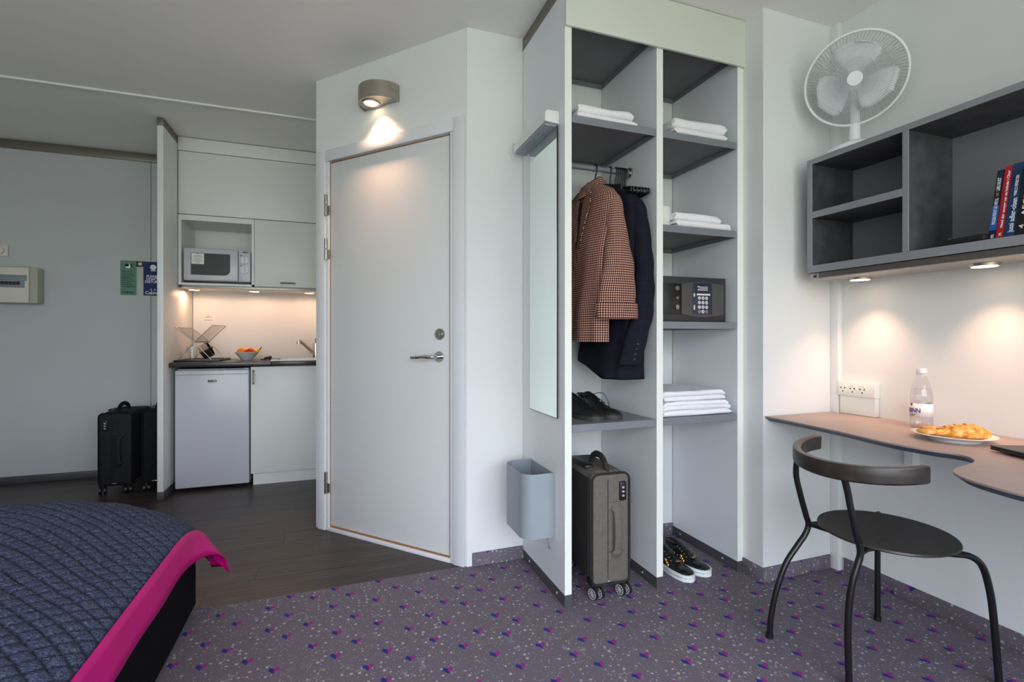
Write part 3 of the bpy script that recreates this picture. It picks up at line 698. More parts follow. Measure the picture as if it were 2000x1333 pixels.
hb = BM(); tube(hb, [(-.545, 3.934, .826), (-.545, 3.912, .826), (-.545, 3.907, .820), (-.545, 3.907, .738), (-.545, 3.912, .732), (-.545, 3.934, .732)], .0052, 8); obj('handle', hb, 'nickel', cd_)
obj('plinth', box(BM(), -.552, -.100, 3.962, 3.975, 0, .085), 'white', q, 0)
q = thing('wall_sticker', 'small printed notice stuck on the kitchen splashback', 'notice', (-.98, 4.498, 1.2))
obj('sheet', box(BM(), -.987, -.903, 4.4985, 4.4996, 1.180, 1.245), 'paper', q, 0)
b = BM(); prism(b, [(-.951, 1.240), (-.946, 1.231), (-.941, 1.240)], 0, .0006); place(b, (0, 4.4982, 0), (1, 0, 0), (0, 0, 1)); obj('mark', b, 'inkmag', q, 0)
obj('print', place(textmesh('CABINN', .013), (-.946, 4.4982, 1.223), (1, 0, 0), (0, 0, 1)), 'inkblue', q, 0)
b = BM(); box(b, -.975, -.917, 4.4981, 4.4985, 1.198, 1.202); obj('print', b, 'grey', q, 0)
# drip tray, dish rack and what dries in it
tc = (-.985, 4.25)
b = BM(); box(b, -1.047, -.765, 3.99, 4.36, .8905, .897, .003); box(b, -1.047, -.765, 3.99, 3.998, .895, .904, .002); box(b, -1.047, -.765, 4.352, 4.36, .895, .904, .002); box(b, -1.047, -1.039, 3.99, 4.36, .895, .904, .002); box(b, -.773, -.765, 3.99, 4.36, .895, .904, .002)
single('drip_tray', b, 'black', 'black drip tray under the folding dish rack', 'tray', (-.91, 4.25, .8905))
q = thing('dish_rack', 'folding wire dish rack standing crosswise open on the black tray', 'dish rack', (-.955, 4.25, .90))
jx, jz, y0, y1, sk = -.934, 1.030, 4.03, 4.28, .040
for (bx, tx, tz) in ((-.828, -1.046, 1.132), (-1.036, -.824, 1.150)):
    # a frame through the joint from foot (bx) to wing tip (tx), both ends of the skewed joint axis
    fz = .901
    b = BM(); tube(b, [(bx, y0, fz), (jx, y0, jz), (tx, y0, tz), (tx+sk, y1, tz), (jx+sk, y1, jz), (bx+sk, y1, fz)], .0030, 8); tube(b, [(jx, y0, jz), (jx+sk, y1, jz)], .0045, 8); fr = obj('frame', b, 'steel', q, 60)
    b = BM()
    for k in range(1, 22):
        g_ = k/22; tube(b, [(jx+sk*g_, y0+(y1-y0)*g_, jz), (tx+sk*g_, y0+(y1-y0)*g_, tz)], .0008, 5)
    obj('wire_grid', b, 'chrome', fr, 60, kind='stuff')
q = thing('saucepan', 'small steel pan with black knob drying in the dish rack', 'pan', (-.905, 4.26, .90))
b = BM(); lathe(b, [(0, 0), (.052, 0), (.056, .004), (.056, .062), (.058, .064), (.054, .064), (.053, .006), (0, .004)], (0, 0, 0)); bmesh.ops.rotate(b, cent=(0, 0, 0), matrix=Matrix.Rotation(R(62), 3, 'Y'), verts=b.verts); bmesh.ops.translate(b, vec=(-.920, 4.17, .950), verts=b.verts); obj('pan_body', b, 'chrome', q, 50)
b = BM(); tube(b, [(-.876, 4.17, .983), (-.864, 4.17, .988), (-.850, 4.17, .982)], .009, 8, smooth=4); obj('handle', b, 'black', q, 60)
b = BM(); lathe(b, [(0, 0), (.031, 0), (.032, .004), (.036, .095), (.0345, .095), (.0305, .006), (0, .005)], (-.985, 4.19, .8985)); single('drinking_glass', b, 'glass', 'clear drinking glass upright on the tray behind the rack legs', 'glass', (-.985, 4.19, .8985), smooth=50)
# fruit bowl
bx, by = -.628, 4.20
b = BM(); lathe(b, [(0, 0), (.035, 0), (.038, .004), (.060, .030), (.083, .060), (.080, .061), (.057, .033), (.032, .010), (0, .009)], (bx, by, .8905), 36)
single('fruit_bowl', b, 'bowlcream', 'pale bowl of fruit standing on the black worktop', 'bowl', (bx, by, .8905), smooth=50)
def fruit(name, mat, label, c, r, sx=1, sz=1, stem=True):
    t = thing(name, label, 'fruit', (c[0], c[1], c[2]-r*sz)); b = BM(); ball(b, c, r, sx, sx, sz, 20, 14)
    obj('flesh', b, mat, t, 180)
    if stem: obj('stem', tube(BM(), [(c[0], c[1], c[2]+r*sz*.92), (c[0]+.003, c[1], c[2]+r*sz+.008)], .0015, 6), 'stem', t)
fruit('orange', 'orange', 'round orange at the left of the fruit bowl', (bx-.036, by-.014, .951), .031, stem=False)
fruit('apple', 'apple', 'red apple in the middle of the fruit bowl', (bx+.024, by-.022, .950), .034, 1.03, .93)
t = thing('banana', 'yellow banana lying behind the red apple with its stem up', 'fruit', (bx+.05, by+.03, .93))
b = BM(); tube(b, [(bx-.05, by+.025, .955), (bx-.01, by+.035, .966), (bx+.03, by+.035, .962), (bx+.065, by+.022, .955), (bx+.085, by+.01, .968)], [.008]*4+[.017]*14+[.010]*7, 10, smooth=6); obj('skin', b, 'banana', t, 60)
obj('stem', tube(BM(), [(bx+.085, by+.01, .967), (bx+.100, by+.006, .988)], .0035, 6), 'stem', t)
t = thing('dish_brush', 'dark wooden brush lying on the worktop between bowl and sink', 'brush', (-.475, 4.13, .8905))
b = BM(); tube(b, [(-.452, 4.12, .911), (-.475, 4.125, .907), (-.50, 4.13, .903)], [.013, .012, .010], 10, smooth=4); obj('handle', b, 'brush', t, 60)
b = BM(); box(b, -.524, -.484, 4.112, 4.146, .8905, .900, .003); cyl(b, (-.462, 4.122, .899), .007, .016); obj('head', b, 'brush', t)

# ================================================================== WARDROBE
q = thing('wardrobe', 'open white laminate wardrobe with grey shelves between bin and desk corner', 'wardrobe', (1.3, 1.98, 0))
def panel(x0, x1, front=True):
    p = obj('side_panel', box(BM(), x0+.0005, x1-.0005, YF+.003, YB-.009, .046, 2.485 if x0 > 1 else 2.442), 'lam', q, 0)
    obj('edge_strip', box(BM(), x0, x1, YF, YF+.0035, .046, 2.29, .0008, 1), 'edge', p)
    obj('plinth_profile', box(BM(), x0-.001, x1+.001, YF-.001, YB-.009, 0, .046, .001, 1), 'plinth', p)
    return p
pA = panel(.852, .882); pB = panel(1.282, 1.314); pC = panel(1.718, 1.7515)
obj('top_profile', box(BM(), .8505, .8835, YF+.02, YB-.001, 2.442, 2.4995, .001), 'bronze', pA)
b = BM()
for y in (1.82, 2.12): cyl(b, (.850, y, .024), .005, .004, 'x', 10)
for y in (1.84, 2.14): cyl(b, (1.716, y, .024), .005, .004, 'x', 10)
cyl(b, (.8495, 2.155, 2.462), .004, .004, 'x', 10); cyl(b, (1.2805, 1.85, .024), .005, .004, 'x', 10)
obj('screws', b, 'spoke', q)
obj('fascia', box(BM(), .852, 1.7518, YF-.012, YF-.0005, 2.290, 2.497, .001), 'fascia', q)
def tray(x0, x1, top, lip=.030, front=YF+.001, name='shelf'):
    y1 = YB-.010; b = BM(); box(b, x0, x1, front, y1, top-.005, top, .001, 1); s = obj(name, b, 'greyshelf', q)
    f = BM(); box(f, x0, x1, front-.001, front+.003, top-lip, top+.0005, .001, 1); obj('front_lip', f, 'greyshelf', s)
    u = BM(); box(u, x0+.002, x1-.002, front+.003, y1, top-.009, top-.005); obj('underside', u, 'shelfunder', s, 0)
    l = BM(); box(l, x0, x0+.003, front+.003, y1, top-lip, top-.009); box(l, x1-.003, x1, front+.003, y1, top-lip, top-.009); box(l, x0+.003, x1-.003, y1-.003, y1, top-lip, top-.009); obj('side_lip', l, 'greyshelf', s, 0)
    return s
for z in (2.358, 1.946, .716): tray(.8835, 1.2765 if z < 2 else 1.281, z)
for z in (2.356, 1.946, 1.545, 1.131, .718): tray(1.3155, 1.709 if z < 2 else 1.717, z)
b = BM(); tube(b, [(.8825, 1.95, 1.822), (1.2815, 1.95, 1.822)], .0125, 16); rl = obj('hanging_rail', b, 'greyshelf', q, 60)
b = BM(); cyl(b, (1.2785, 1.95, 1.822), .024, .006, 'x', 24); cyl(b, (1.270, 1.95, 1.822), .017, .014, 'x', 24); obj('rail_flange', b, 'steel', rl)
# mirror and mirror lamp on the outer side
q = thing('mirror', 'tall frameless mirror on the left outer side of the wardrobe', 'mirror', (.849, 1.95, .735))
obj('glass', box(BM(), .8445, .8485, 1.806, 2.103, .735, 1.920), 'mirroredge', q, 0)
obj('silvering', box(BM(), .8441, .8447, 1.8085, 2.1005, .7375, 1.9175), 'mirror', q, 0)
q = thing('mirror_lamp', 'white strip lamp with loose cord above the tall mirror', 'lamp', (.85, 1.97, 1.9))
bm_ = BM(); prism(bm_, [(.8515, 1.925), (.8515, 1.975), (.800, 1.975), (.790, 1.965), (.790, 1.930)], -2.165, -1.800)
for v in bm_.verts: v.co = Vector((v.co.x, -v.co.z, v.co.y))
obj('housing', bm_, 'white', q, 20)
obj('diffuser', box(BM(), .794, .846, 1.81, 2.155, 1.918, 1.9255, .002), 'bin', q)
b = BM(); tube(b, [(.826, 2.163, 1.945), (.815, 2.185, 1.975), (.80, 2.195, 1.99), (.785, 2.19, 1.965), (.79, 2.18, 1.915), (.805, 2.17, 1.905)], .0022, 6, smooth=6); obj('cord', b, 'fanwhite', q, 60)
# bin
q = thing('waste_bin', 'grey metal wall bin hanging low on the outer side of the wardrobe', 'bin', (.79, 1.98, .24))
def dshape(x_out, yw, n=10, r=.055, off=0):
    """U plan: open back at the panel, rounded outer corners"""
    x1 = .851; x0 = x1-x_out+off; ya, yb = 1.846+off, 2.100-off; r = r-off; pts = [(x1, ya)]
    for k in range(n+1): a = R(90*k/n); pts.append((x0+r-r*math.sin(a), ya+r-r*math.cos(a)))
    for k in range(n+1): a = R(90*k/n); pts.append((x0+r-r*math.cos(a), yb-r+r*math.sin(a)))
    pts.append((x1, yb)); return pts
b = BM(); o_, i_ = dshape(.135, .25), dshape(.135, .25, off=.0025)
prism(b, o_+i_[::-1], .240, .505); obj('body', b, 'bin', q, 40)
b = BM(); prism(b, dshape(.135, .25, off=.003), .243, .2455); obj('bottom', b, 'bin', q, 0)
b = BM(); box(b, .8485, .8515, 1.849, 2.097, .246, .503); obj('back_plate', b, 'bin', q, 0)
b = BM(); cyl(b, (.8475, 1.97, .475), .004, .003, 'x', 10); cyl(b, (.8475, 1.97, .455), .004, .003, 'x', 10); obj('rivets', b, 'chrome', q)
obj('hanging_cord', tube(BM(), [(.846, 1.93, .243), (.8475, 1.915, .215), (.8475, 1.895, .185), (.8475, 1.885, .176)], [.0012]*13+[.004]*6, 6, smooth=6), 'grey', q, 60)

# ---------------------------------------------------------------- towels and linen
def towel(label, x0, x1, y0, y1, z, layers, th, mat, group, seed, rot=0, name='towel', cat='towel', sag=.002, roll=False):
    """a long sheet folded back and forth: the folds show at the ends, a round fold faces front"""
    rnd = random.Random(seed); lt = th/layers; r = lt*.42; path = []
    n = 10
    for k in range(layers):
        zc = lt*(k+.5); ya, yb = y0+lt*.6+rnd.random()*.004*k, y1-lt*.6-rnd.random()*.01
        seq = [(yb+(ya-yb)*i/n, zc) for i in range(n+1)] if k % 2 == 0 else [(ya+(yb-ya)*i/n, zc) for i in range(n+1)]
        path += seq
        if k < layers-1:
            yc = seq[-1][0]; s = -1 if k % 2 == 0 else 1
            for j in range(1, 6): a = math.pi*j/6; path.append((yc+s*math.sin(a)*lt*.5, zc+lt*.5-math.cos(a)*lt*.5))
    nx = 22; b = BM(); offs = [(rnd.uniform(-.004, .012), rnd.uniform(-.010, .004)) for _ in range(layers)]
    half = lt*.46
    # build thickness by offsetting the path
    P = [Vector((0, a, c)) for a, c in path]; N = []
    for i in range(len(P)):
        d = (P[min(i+1, len(P)-1)]-P[max(i-1, 0)]).normalized(); N.append(Vector((0, -d.z, d.y)))
    prof = [P[i]+N[i]*half for i in range(len(P))]+[P[i]-N[i]*half for i in range(len(P)-1, -1, -1)]
    rings = []
    cx, cy = (x0+x1)/2, (y0+y1)/2
    for j in range(nx+1):
        f = j/nx; x = x0+(x1-x0)*f; e = min(f, 1-f); sq = 1 if e > .06 else .80+.20*math.sin(math.pi/2*e/.06)
        ring = []
        for p in prof:
            nz = noise.noise(Vector((x*14, p.y*11, p.z*60+seed*3.1)))
            lay = int(min(layers-1, p.z/lt)); nz2 = noise.noise(Vector((x*5+seed, p.y*6, seed*1.7))); zz = max(.0006, p.z*sq*(1+.10*nz2)+nz*.0045*(p.z/th)+.0006)
            yy = p.y+noise.noise(Vector((x*7+seed, p.z*60, 2)))*.008; xo_ = (offs[lay][0] if f < .5 else offs[lay][1])*abs(2*f-1)**3
            ring.append((x+xo_+noise.noise(Vector((p.y*12, p.z*120, seed)))*.005*(1 if e < .05 else 0), yy, z+zz))
        rings.append(ring)
    loft(b, rings, uv=False, cap0=False, cap1=False)
    for ring_i in (0, nx):   # close the ends strip by strip
        pass
    b.verts.ensure_lookup_table(); m_ = len(prof); L = len(P)
    for base in (0, nx*m_):
        for i in range(L-1):
            b.faces.new((b.verts[base+i], b.verts[base+i+1], b.verts[base+m_-2-i], b.verts[base+m_-1-i]))
    if rot: bmesh.ops.rotate(b, cent=(cx, cy, z), matrix=Matrix.Rotation(rot, 3, 'Z'), verts=b.verts)
    return single(name, b, mat, label, cat, (cx, cy, z), group, 70)
G = 'folded white towels on the wardrobe shelves'
towel('lower folded white towel on the top left wardrobe shelf', .905, 1.195, 1.765, 1.98, 1.9465, 2, .026, 'towel', G, 1, R(1.5))
towel('upper folded white towel on the top left wardrobe shelf', .915, 1.178, 1.768, 1.97, 1.9735, 2, .036, 'towel', G, 2, R(-1))
towel('lower folded white towel on the top right wardrobe shelf', 1.385, 1.668, 1.765, 1.985, 1.9465, 2, .034, 'towel', G, 3, R(1))
towel('upper folded white towel on the top right wardrobe shelf', 1.380, 1.672, 1.775, 1.985, 1.9815, 2, .046, 'towel', G, 4, R(0))
towel('lower folded white towel on the shelf above the safe', 1.395, 1.695, 1.768, 1.985, 1.5455, 2, .034, 'towel', G, 5, R(0))
towel('upper folded white towel on the shelf above the safe', 1.395, 1.655, 1.785, 1.985, 1.5805, 2, .038, 'towel', G, 6, R(2))
towel('lower stack of folded white bed linen on the low right wardrobe shelf', 1.325, 1.690, 1.762, 2.06, .7185, 5, .062, 'linen', G, 7, 0, 'bed_linen', 'linen')
towel('upper stack of folded white bed linen on the low right wardrobe shelf', 1.335, 1.678, 1.785, 2.07, .7815, 4, .044, 'linen', G, 8, R(1), 'bed_linen', 'linen')
t = thing('toilet_roll', 'white toilet roll beside the towels on the shelf above the safe', 'toilet roll', (1.372, 1.86, 1.5455))
b = BM(); lathe(b, [(.021, 0), (.050, 0), (.053, .003), (.053, .097), (.050, .10), (.021, .10), (.021, 0)], (1.372, 1.86, 1.546), 36); obj('paper', b, 'roll', t, 50)
b = BM(); lathe(b, [(.018, .001), (.0205, .001), (.0205, .099), (.018, .099), (.018, .001)], (1.372, 1.86, 1.546), 24); obj('core', b, 'grey', t, 50)

# ---------------------------------------------------------------- safe
q = thing('safe', 'charcoal electronic safe with number keypad on the wardrobe shelf', 'safe', (1.50, 1.9, 1.1315))
SX0, SX1, SFY, SZ0, SZ1 = 1.322, 1.672, 1.772, 1.1316, 1.330
obj('body', box(BM(), SX0, SX1, SFY, 2.03, SZ0, SZ1, .002), 'safe', q)
cx, cz = 1.500, 1.2315
poly = []; n = 14
L_, R_ = 1.424, 1.655
for k in range(n+1): f = k/n; poly.append((L_+(R_-L_)*f, cz-.062-.016*math.sin(math.pi*f*.9+.2)))
for k in range(n+1): f = 1-k/n; poly.append((L_+(R_-L_)*f, cz+.062+.016*math.sin(math.pi*f*.9+.2)))
b = BM(); prism(b, poly, 0, .006); place(b, (0, SFY-.0005, 0), (1, 0, 0), (0, 0, 1)); fc = obj('keypad_face', b, 'safeface', q, 30)
obj('side_strip', box(BM(), 1.332, 1.4225, SFY-.003, SFY+.001, cz-.068, cz+.068, .001), 'black', q)
for z, r_ in ((cz+.046, .010), (cz+.004, .006), (cz-.036, .010)):
    b = BM(); cyl(b, (1.398, SFY-.007, z), r_, .010, 'y', 20); obj('knob', b, 'steel', q)
obj('keypad', box(BM(), 1.484, 1.588, SFY-.0085, SFY-.006, cz-.066, cz+.074, .001), 'panelblue', fc)
obj('display', box(BM(), 1.515, 1.563, SFY-.0098, SFY-.0083, cz+.038, cz+.058), 'grey', fc, 0)
b = BM(); box(b, 1.503, 1.576, SFY-.0095, SFY-.0083, cz+.018, cz+.026); box(b, 1.486, 1.493, SFY-.0095, SFY-.0083, cz+.012, cz+.026); box(b, 1.486, 1.493, SFY-.0095, SFY-.0083, cz-.046, cz-.025)
ball(b, (1.511, SFY-.009, cz+.056), .0038); ball(b, (1.511, SFY-.009, cz+.043), .0038); obj('printed_marks', b, 'boxcream', fc, 40)
digits = ['1', '2', '3', '4', '5', '6', '7', '8', '9', '*', '0', '#']
for i in range(12):
    r_, c_ = divmod(i, 3); kx, kz = 1.5155+c_*.0195, cz+.006-r_*.0200
    b = BM(); cyl(b, (kx, SFY-.0095, kz), .0078, .004, 'y', 16); bt = obj('key', b, 'keys' if i not in (9, 11) else 'grey', fc)
    o = obj('digit', place(textmesh(digits[i], .012), (kx, SFY-.0118, kz), (1, 0, 0), (0, 0, 1)), 'ink', None, 0); o.parent = fc; o.matrix_parent_inverse = MAT4[q.name].inverted()

# ---------------------------------------------------------------- shoes
def shoe(name, label, group, loc, rotz, L, mat_up, mat_sole, sole_h, heel_h, sneaker=False, mirror=1):
    """toe points to local -y; heel at +y"""
    t = thing(name, label, 'shoe', loc, rotz, group); W = L*.185
    def half(f):  # plan half width, f: 0 heel .. 1 toe
        return W*(.62+.10*math.sin(math.pi*min(f/.35, 1))+.30*math.exp(-((f-.70)/.22)**2))*(1 if f < .86 else math.sqrt(max(0, 1-((f-.86)/.145)**2)))*(1 if f > .07 else math.sqrt(max(.05, 1-((.07-f)/.075)**2)))
    def side(f): return mirror*.010*math.sin(math.pi*f*.9)*(L/.28)
    n = 22; ol = []
    for k in range(n+1):
        f = k/n; ol.append((side(f)+half(f)*1.07, L/2-f*L))
    for k in range(n, -1, -1):
        f = k/n; ol.append((side(f)-half(f)*1.07, L/2-f*L))
    b = BM(); prism(b, ol, 0, sole_h); bmesh.ops.remove_doubles(b, verts=b.verts, dist=.0004)
    so = obj('sole', b, mat_sole, t, 50, local=True)
    def top(f):
        if f < .34: return heel_h*(1+.10*(.10-f) if f < .10 else 1-.04*math.sin(math.pi*(f-.1)/.24))
        if f < .70: g = (f-.34)/.36; return heel_h*(.97-.52*g+.06*math.sin(math.pi*g))+.004
        g = (f-.70)/.30; return (heel_h*.45+.004)*math.sqrt(max(.02, 1-.80*g*g*g*g*1.1))
    rings = []; m = 18
    for k in range(n+1):
        f = min(max(k/n, .006), .993); hw, hh = half(f), top(f)-sole_h*.6; ring = []
        narrow = .55 if f < .30 else (.55+.40*min(1, (f-.30)/.35))
        for j in range(m+1):
            a = math.pi*j/m; cx = math.cos(a); sz = math.sin(a)**.75
            wz = 1-(1-narrow)*sz; ring.append((side(f)+hw*cx*wz, L/2-f*L, sole_h*.6+hh*sz))
        rings.append(ring)
    b = BM(); loft(b, rings, uv=False, closed=False)
    b.verts.ensure_lookup_table()
    b.faces.new([b.verts[j] for j in range(m+1)]); b.faces.new([b.verts[n*(m+1)+j] for j in range(m, -1, -1)])
    obj('upper', b, mat_up, t, 60, local=True)
    # opening, tongue, laces
    fo = .17; yo = L/2-fo*L
    b = BM(); ball(b, (side(.18), yo, top(.15)-.0010), .021, .95, 2.0, .14, 18, 8); obj('opening', b, 'lining', t, 60, local=True)
    b = BM(); tube(b, [(side(.18)+.022*math.cos(a_*math.pi/9)*.95, yo+.044*math.sin(a_*math.pi/9), top(min(max(.17-.044*math.sin(a_*math.pi/9)/L, .02), .33))+.001) for a_ in range(18)], .0032, 6, closed=True); obj('collar', b, mat_up, t, 60, local=True)
    b = BM(); ty = L/2-.345*L; tube(b, [(side(.4), ty-.045, top(.52)-.001), (side(.4), ty-.01, top(.38)+.003), (side(.4), ty+.022, heel_h+.012)], [.020]*4+[.018]*5, 10, smooth=4, flat=.28); obj('tongue', b, mat_up, t, 60, local=True)
    for i in range(5):
        f = .37+i*.058; yy = L/2-f*L; zz = top(f)+.0035; ww = .019+.002*i
        o = obj('lace', tube(BM(), [(side(f)-ww, yy-.004, zz-.006), (side(f)-ww*.5, yy-.002, zz), (side(f)+ww*.5, yy+.002, zz), (side(f)+ww, yy+.004, zz-.006)], .0022, 6, smooth=3), 'black', t, 60, local=True)
        if sneaker:
            for s in (-1, 1): obj('eyelet', ball(BM(), (side(f)+s*(ww+.001), yy, zz-.006), .0034, 1, 1, .7, 10, 6), 'gold', t, 60, local=True)
    if not sneaker:
        b = BM(); tube(b, [(side(.4)+.01, L/2-.36*L, top(.36)+.006), (.045, L/2-.42*L, top(.4)+.012), (.060, L/2-.50*L, .05), (.052, L/2-.56*L, .016), (.062, L/2-.72*L, .006)], .0016, 6, smooth=6); obj('loose_lace', b, 'black', t, 60, local=True)
        b = BM()
        f = .66; pts = [(side(f)-half(f)*.86, L/2-f*L, sole_h+.012), (side(f)-half(f)*.6, L/2-f*L-.006, top(f)*.86), (side(f), L/2-f*L-.010, top(f)+.001), (side(f)+half(f)*.6, L/2-f*L-.006, top(f)*.86), (side(f)+half(f)*.86, L/2-f*L, sole_h+.012)]
        obj('toe_seam', tube(b, pts, .0016, 6, smooth=4), 'black', t, 60, local=True)
        obj('heel_block', prism(BM(), [p for p in ol if p[1] > L*.20], -.0, .012), mat_sole, t, 0, local=True)
    else:
        zt = top(.66)+.004; yy = L/2-.665*L
        b = BM(); box(b, side(.66)-.014, side(.66)+.014, yy-.006, yy+.006, zt-.002, zt+.003, .0015); obj('gold_bar', b, 'gold', t, local=True)
        b = BM(); hx = side(.55)-half(.55)*.86; ball(b, (hx, L/2-.50*L, .052), .008); ball(b, (hx-.001, L/2-.53*L, .043), .007); ball(b, (hx-.002, L/2-.56*L, .036), .008); obj('gold_emblem', b, 'gold', t, 60, local=True)
        b = BM(); tube(b, [(p[0]*1.012, p[1]*1.003, sole_h*.55) for p in ol[::2]], .0012, 5, closed=True); obj('sole_line', b, 'grey', so, 60, local=True)
    return t
gS = 'black lace up shoes on the low left wardrobe shelf'
shoe('dress_shoe', 'left black leather lace up shoe on the low wardrobe shelf', gS, (1.000, 1.925, .7165), R(14), .292, 'leather', 'sole', .018, .086, mirror=1)
shoe('dress_shoe', 'right black leather lace up shoe with its lace hanging loose', gS, (1.108, 1.935, .7165), R(10), .285, 'leather', 'sole', .018, .084, mirror=-1)
gS = 'black sneakers on the wardrobe floor'
shoe('sneaker', 'left black sneaker with white sole beside the middle wardrobe panel', gS, (1.440, 1.868, 0), R(8), .262, 'patent', 'whitesole', .028, .088, True, 1)
shoe('sneaker', 'right black sneaker with white sole nearer the wall column', gS, (1.548, 1.880, 0), R(10), .256, 'patent', 'whitesole', .028, .086, True, -1)

# ---------------------------------------------------------------- hangers and garments
def hanger_mesh(half=.200):
    b = BM(); zr = 0.0
    hook = [(0, .012*0+.016*math.cos(R(a)), .016*math.sin(R(a))+0.0) for a in range(-30, 181, 15)]
    pts = [(0, y, z+.0) for _, y, z in hook]+[(0, -.014, -.018), (0, -.003, -.036), (0, 0, -.060), (0, 0, -.082)]
    tube(b, pts, .0035, 8); return b
def hanger_arms(half=.20):
    b = BM(); pts = [(0, 0, -.080), (0, -half*.35, -.092), (0, -half*.8, -.118), (0, -half, -.128), (0, -half*1.02, -.140), (0, -half*.92, -.146), (0, 0, -.146), (0, half*.92, -.146), (0, half*1.02, -.140), (0, half, -.128), (0, half*.8, -.118), (0, half*.35, -.092)]
    tube(b, smoothpath(pts+[pts[0]], 3)[:-1], .0045, 8, closed=True); return b
RZ = 1.822+.0125+.0035-.0160+.0005
def hanger(x, rot, label, group=None, half=.20):
    t = thing('clothes_hanger', label, 'hanger', (x, 1.95, RZ), rot, group)
    obj('hook', hanger_mesh(), 'black', t, 60, local=True); obj('arms', hanger_arms(half), 'black', t, 60, local=True); return t
hanger(1.100, R(4), 'black hanger carrying the brown checked jacket', half=.19)
hanger(1.176, R(-3), 'black hanger carrying the dark navy blazer', half=.18)
h0 = hanger(1.206, R(-9), 'empty black plastic hanger, first from the left in the bunch on the rail', 'empty hangers pushed together', .185)
ORD = ('second', 'third', 'fourth', 'fifth', 'last')
for k, (x, r_) in enumerate(((1.217, -7), (1.228, -5), (1.238, -4), (1.247, -2), (1.256, -1))):
    dup(h0, (x, 1.95, RZ), R(r_), 'empty black plastic hanger, %s from the left in the bunch on the rail' % ORD[k] if k < 4 else 'empty black plastic hanger nearest the rail end flange')

def cross(w, t, cx, cy, z, n=56, pw=2.4, fold=0, ph=0, kf=9):
    ring = []
    for k in range(n):
        a = 2*math.pi*k/n; c, s = math.cos(a), math.sin(a)
        x = t*math.copysign(abs(c)**(2/pw), c); y = w*math.copysign(abs(s)**(2/pw), s)
        fo = fold*math.sin(kf*a+ph)+fold*.6*math.sin(5*a+ph*1.7)
        ring.append((cx+x+fo*c, cy+y+fo*s*.4, z))
    return ring
def interp(tab, z):
    for (z0, *a), (z1, *b_) in zip(tab, tab[1:]):
        if z1 <= z <= z0:
            f = (z0-z)/(z0-z1) if z0 != z1 else 0; f = f*f*(3-2*f)*.5+f*.5; return [p+(q_-p)*f for p, q_ in zip(a, b_)]
    return list(tab[-1][1:]) if z < tab[-1][0] else list(tab[0][1:])
def body_loft(tab, z_hi, z_lo, steps, foldmax, ph, hem=None, kf=9, pw=2.4):
    rings = []
    for i in range(steps+1):
        z = z_hi+(z_lo-z_hi)*i/steps; w_, t_, cx, cy = interp(tab, z); g = max(0, (z_hi-z-.08)/(z_hi-z_lo))
        ring = cross(w_, t_, cx, cy, z, pw=pw, fold=foldmax*g, ph=ph+.6*math.sin(z*7), kf=kf)
        if hem and i == steps: pass
        if hem: ring = [(x, y, zz+hem(y)*g) for x, y, zz in ring]
        ring = [(x+noise.noise(Vector((y*9, zz*7, ph)))*.008*min(1, g*4), y, zz) for x, y, zz in ring]
        rings.append(ring)
    return rings
def sleeve_rings(path, ws, ts, n=28, ph=0, wr=.004):
    P = smoothpath(path, 8); rings = []
    for i, p in enumerate(P):
        f = i/(len(P)-1)*(len(ws)-1); k = min(int(f), len(ws)-2); g = f-k
        w_ = ws[k]+(ws[k+1]-ws[k])*g; t_ = ts[k]+(ts[k+1]-ts[k])*g; ring = []
        for j in range(n):
            a = 2*math.pi*j/n; dd = wr*math.sin(3*a+ph+p.z*22)*math.sin(p.z*31+ph)
            ring.append((p.x+(w_+dd)*math.cos(a), p.y+(t_+dd)*math.sin(a), p.z))
        rings.append(ring)
    return rings
# brown checked jacket: front faces local -x (world -X), near shoulder towards the room
j = thing('checked_jacket', 'brown houndstooth check jacket hanging on the wardrobe rail', 'jacket', (1.08, 1.965, 1.04))
tab = [(1.752, .030, .030, 1.098, 1.950), (1.735, .062, .046, 1.096, 1.950), (1.715, .105, .050, 1.094, 1.952), (1.690, .160, .054, 1.092, 1.955), (1.655, .188, .058, 1.090, 1.958), (1.58, .190, .062, 1.085, 1.962), (1.40, .185, .060, 1.066, 1.968), (1.045, .196, .058, 1.042, 1.974)]
b = BM(); loft(b, body_loft(tab, 1.752, 1.045, 40, .010, .4), cap0=True); obj('body', b, 'plaid', j, 70)
b = BM(); loft(b, sleeve_rings([(1.098, 1.805, 1.668), (1.100, 1.786, 1.62), (1.102, 1.772, 1.50), (1.104, 1.764, 1.36), (1.094, 1.760, 1.24), (1.094, 1.757, 1.165)], [.024, .034, .046, .070, .086, .088], [.020, .034, .036, .037, .036, .036]), cap0=True); obj('sleeve', b, 'plaid', j, 70)
b = BM(); loft(b, sleeve_rings([(1.094, 1.757, 1.205), (1.094, 1.757, 1.14)], [.0935, .0915], [.041, .040])); obj('cuff', b, 'plaid', j, 70, solid=.004)
b = BM(); loft(b, sleeve_rings([(1.080, 2.115, 1.668), (1.075, 2.135, 1.60), (1.06, 2.145, 1.40), (1.04, 2.15, 1.16)], [.035, .06, .07, .07], [.022, .034, .036, .036]), cap0=True); obj('sleeve', b, 'plaid', j, 70)
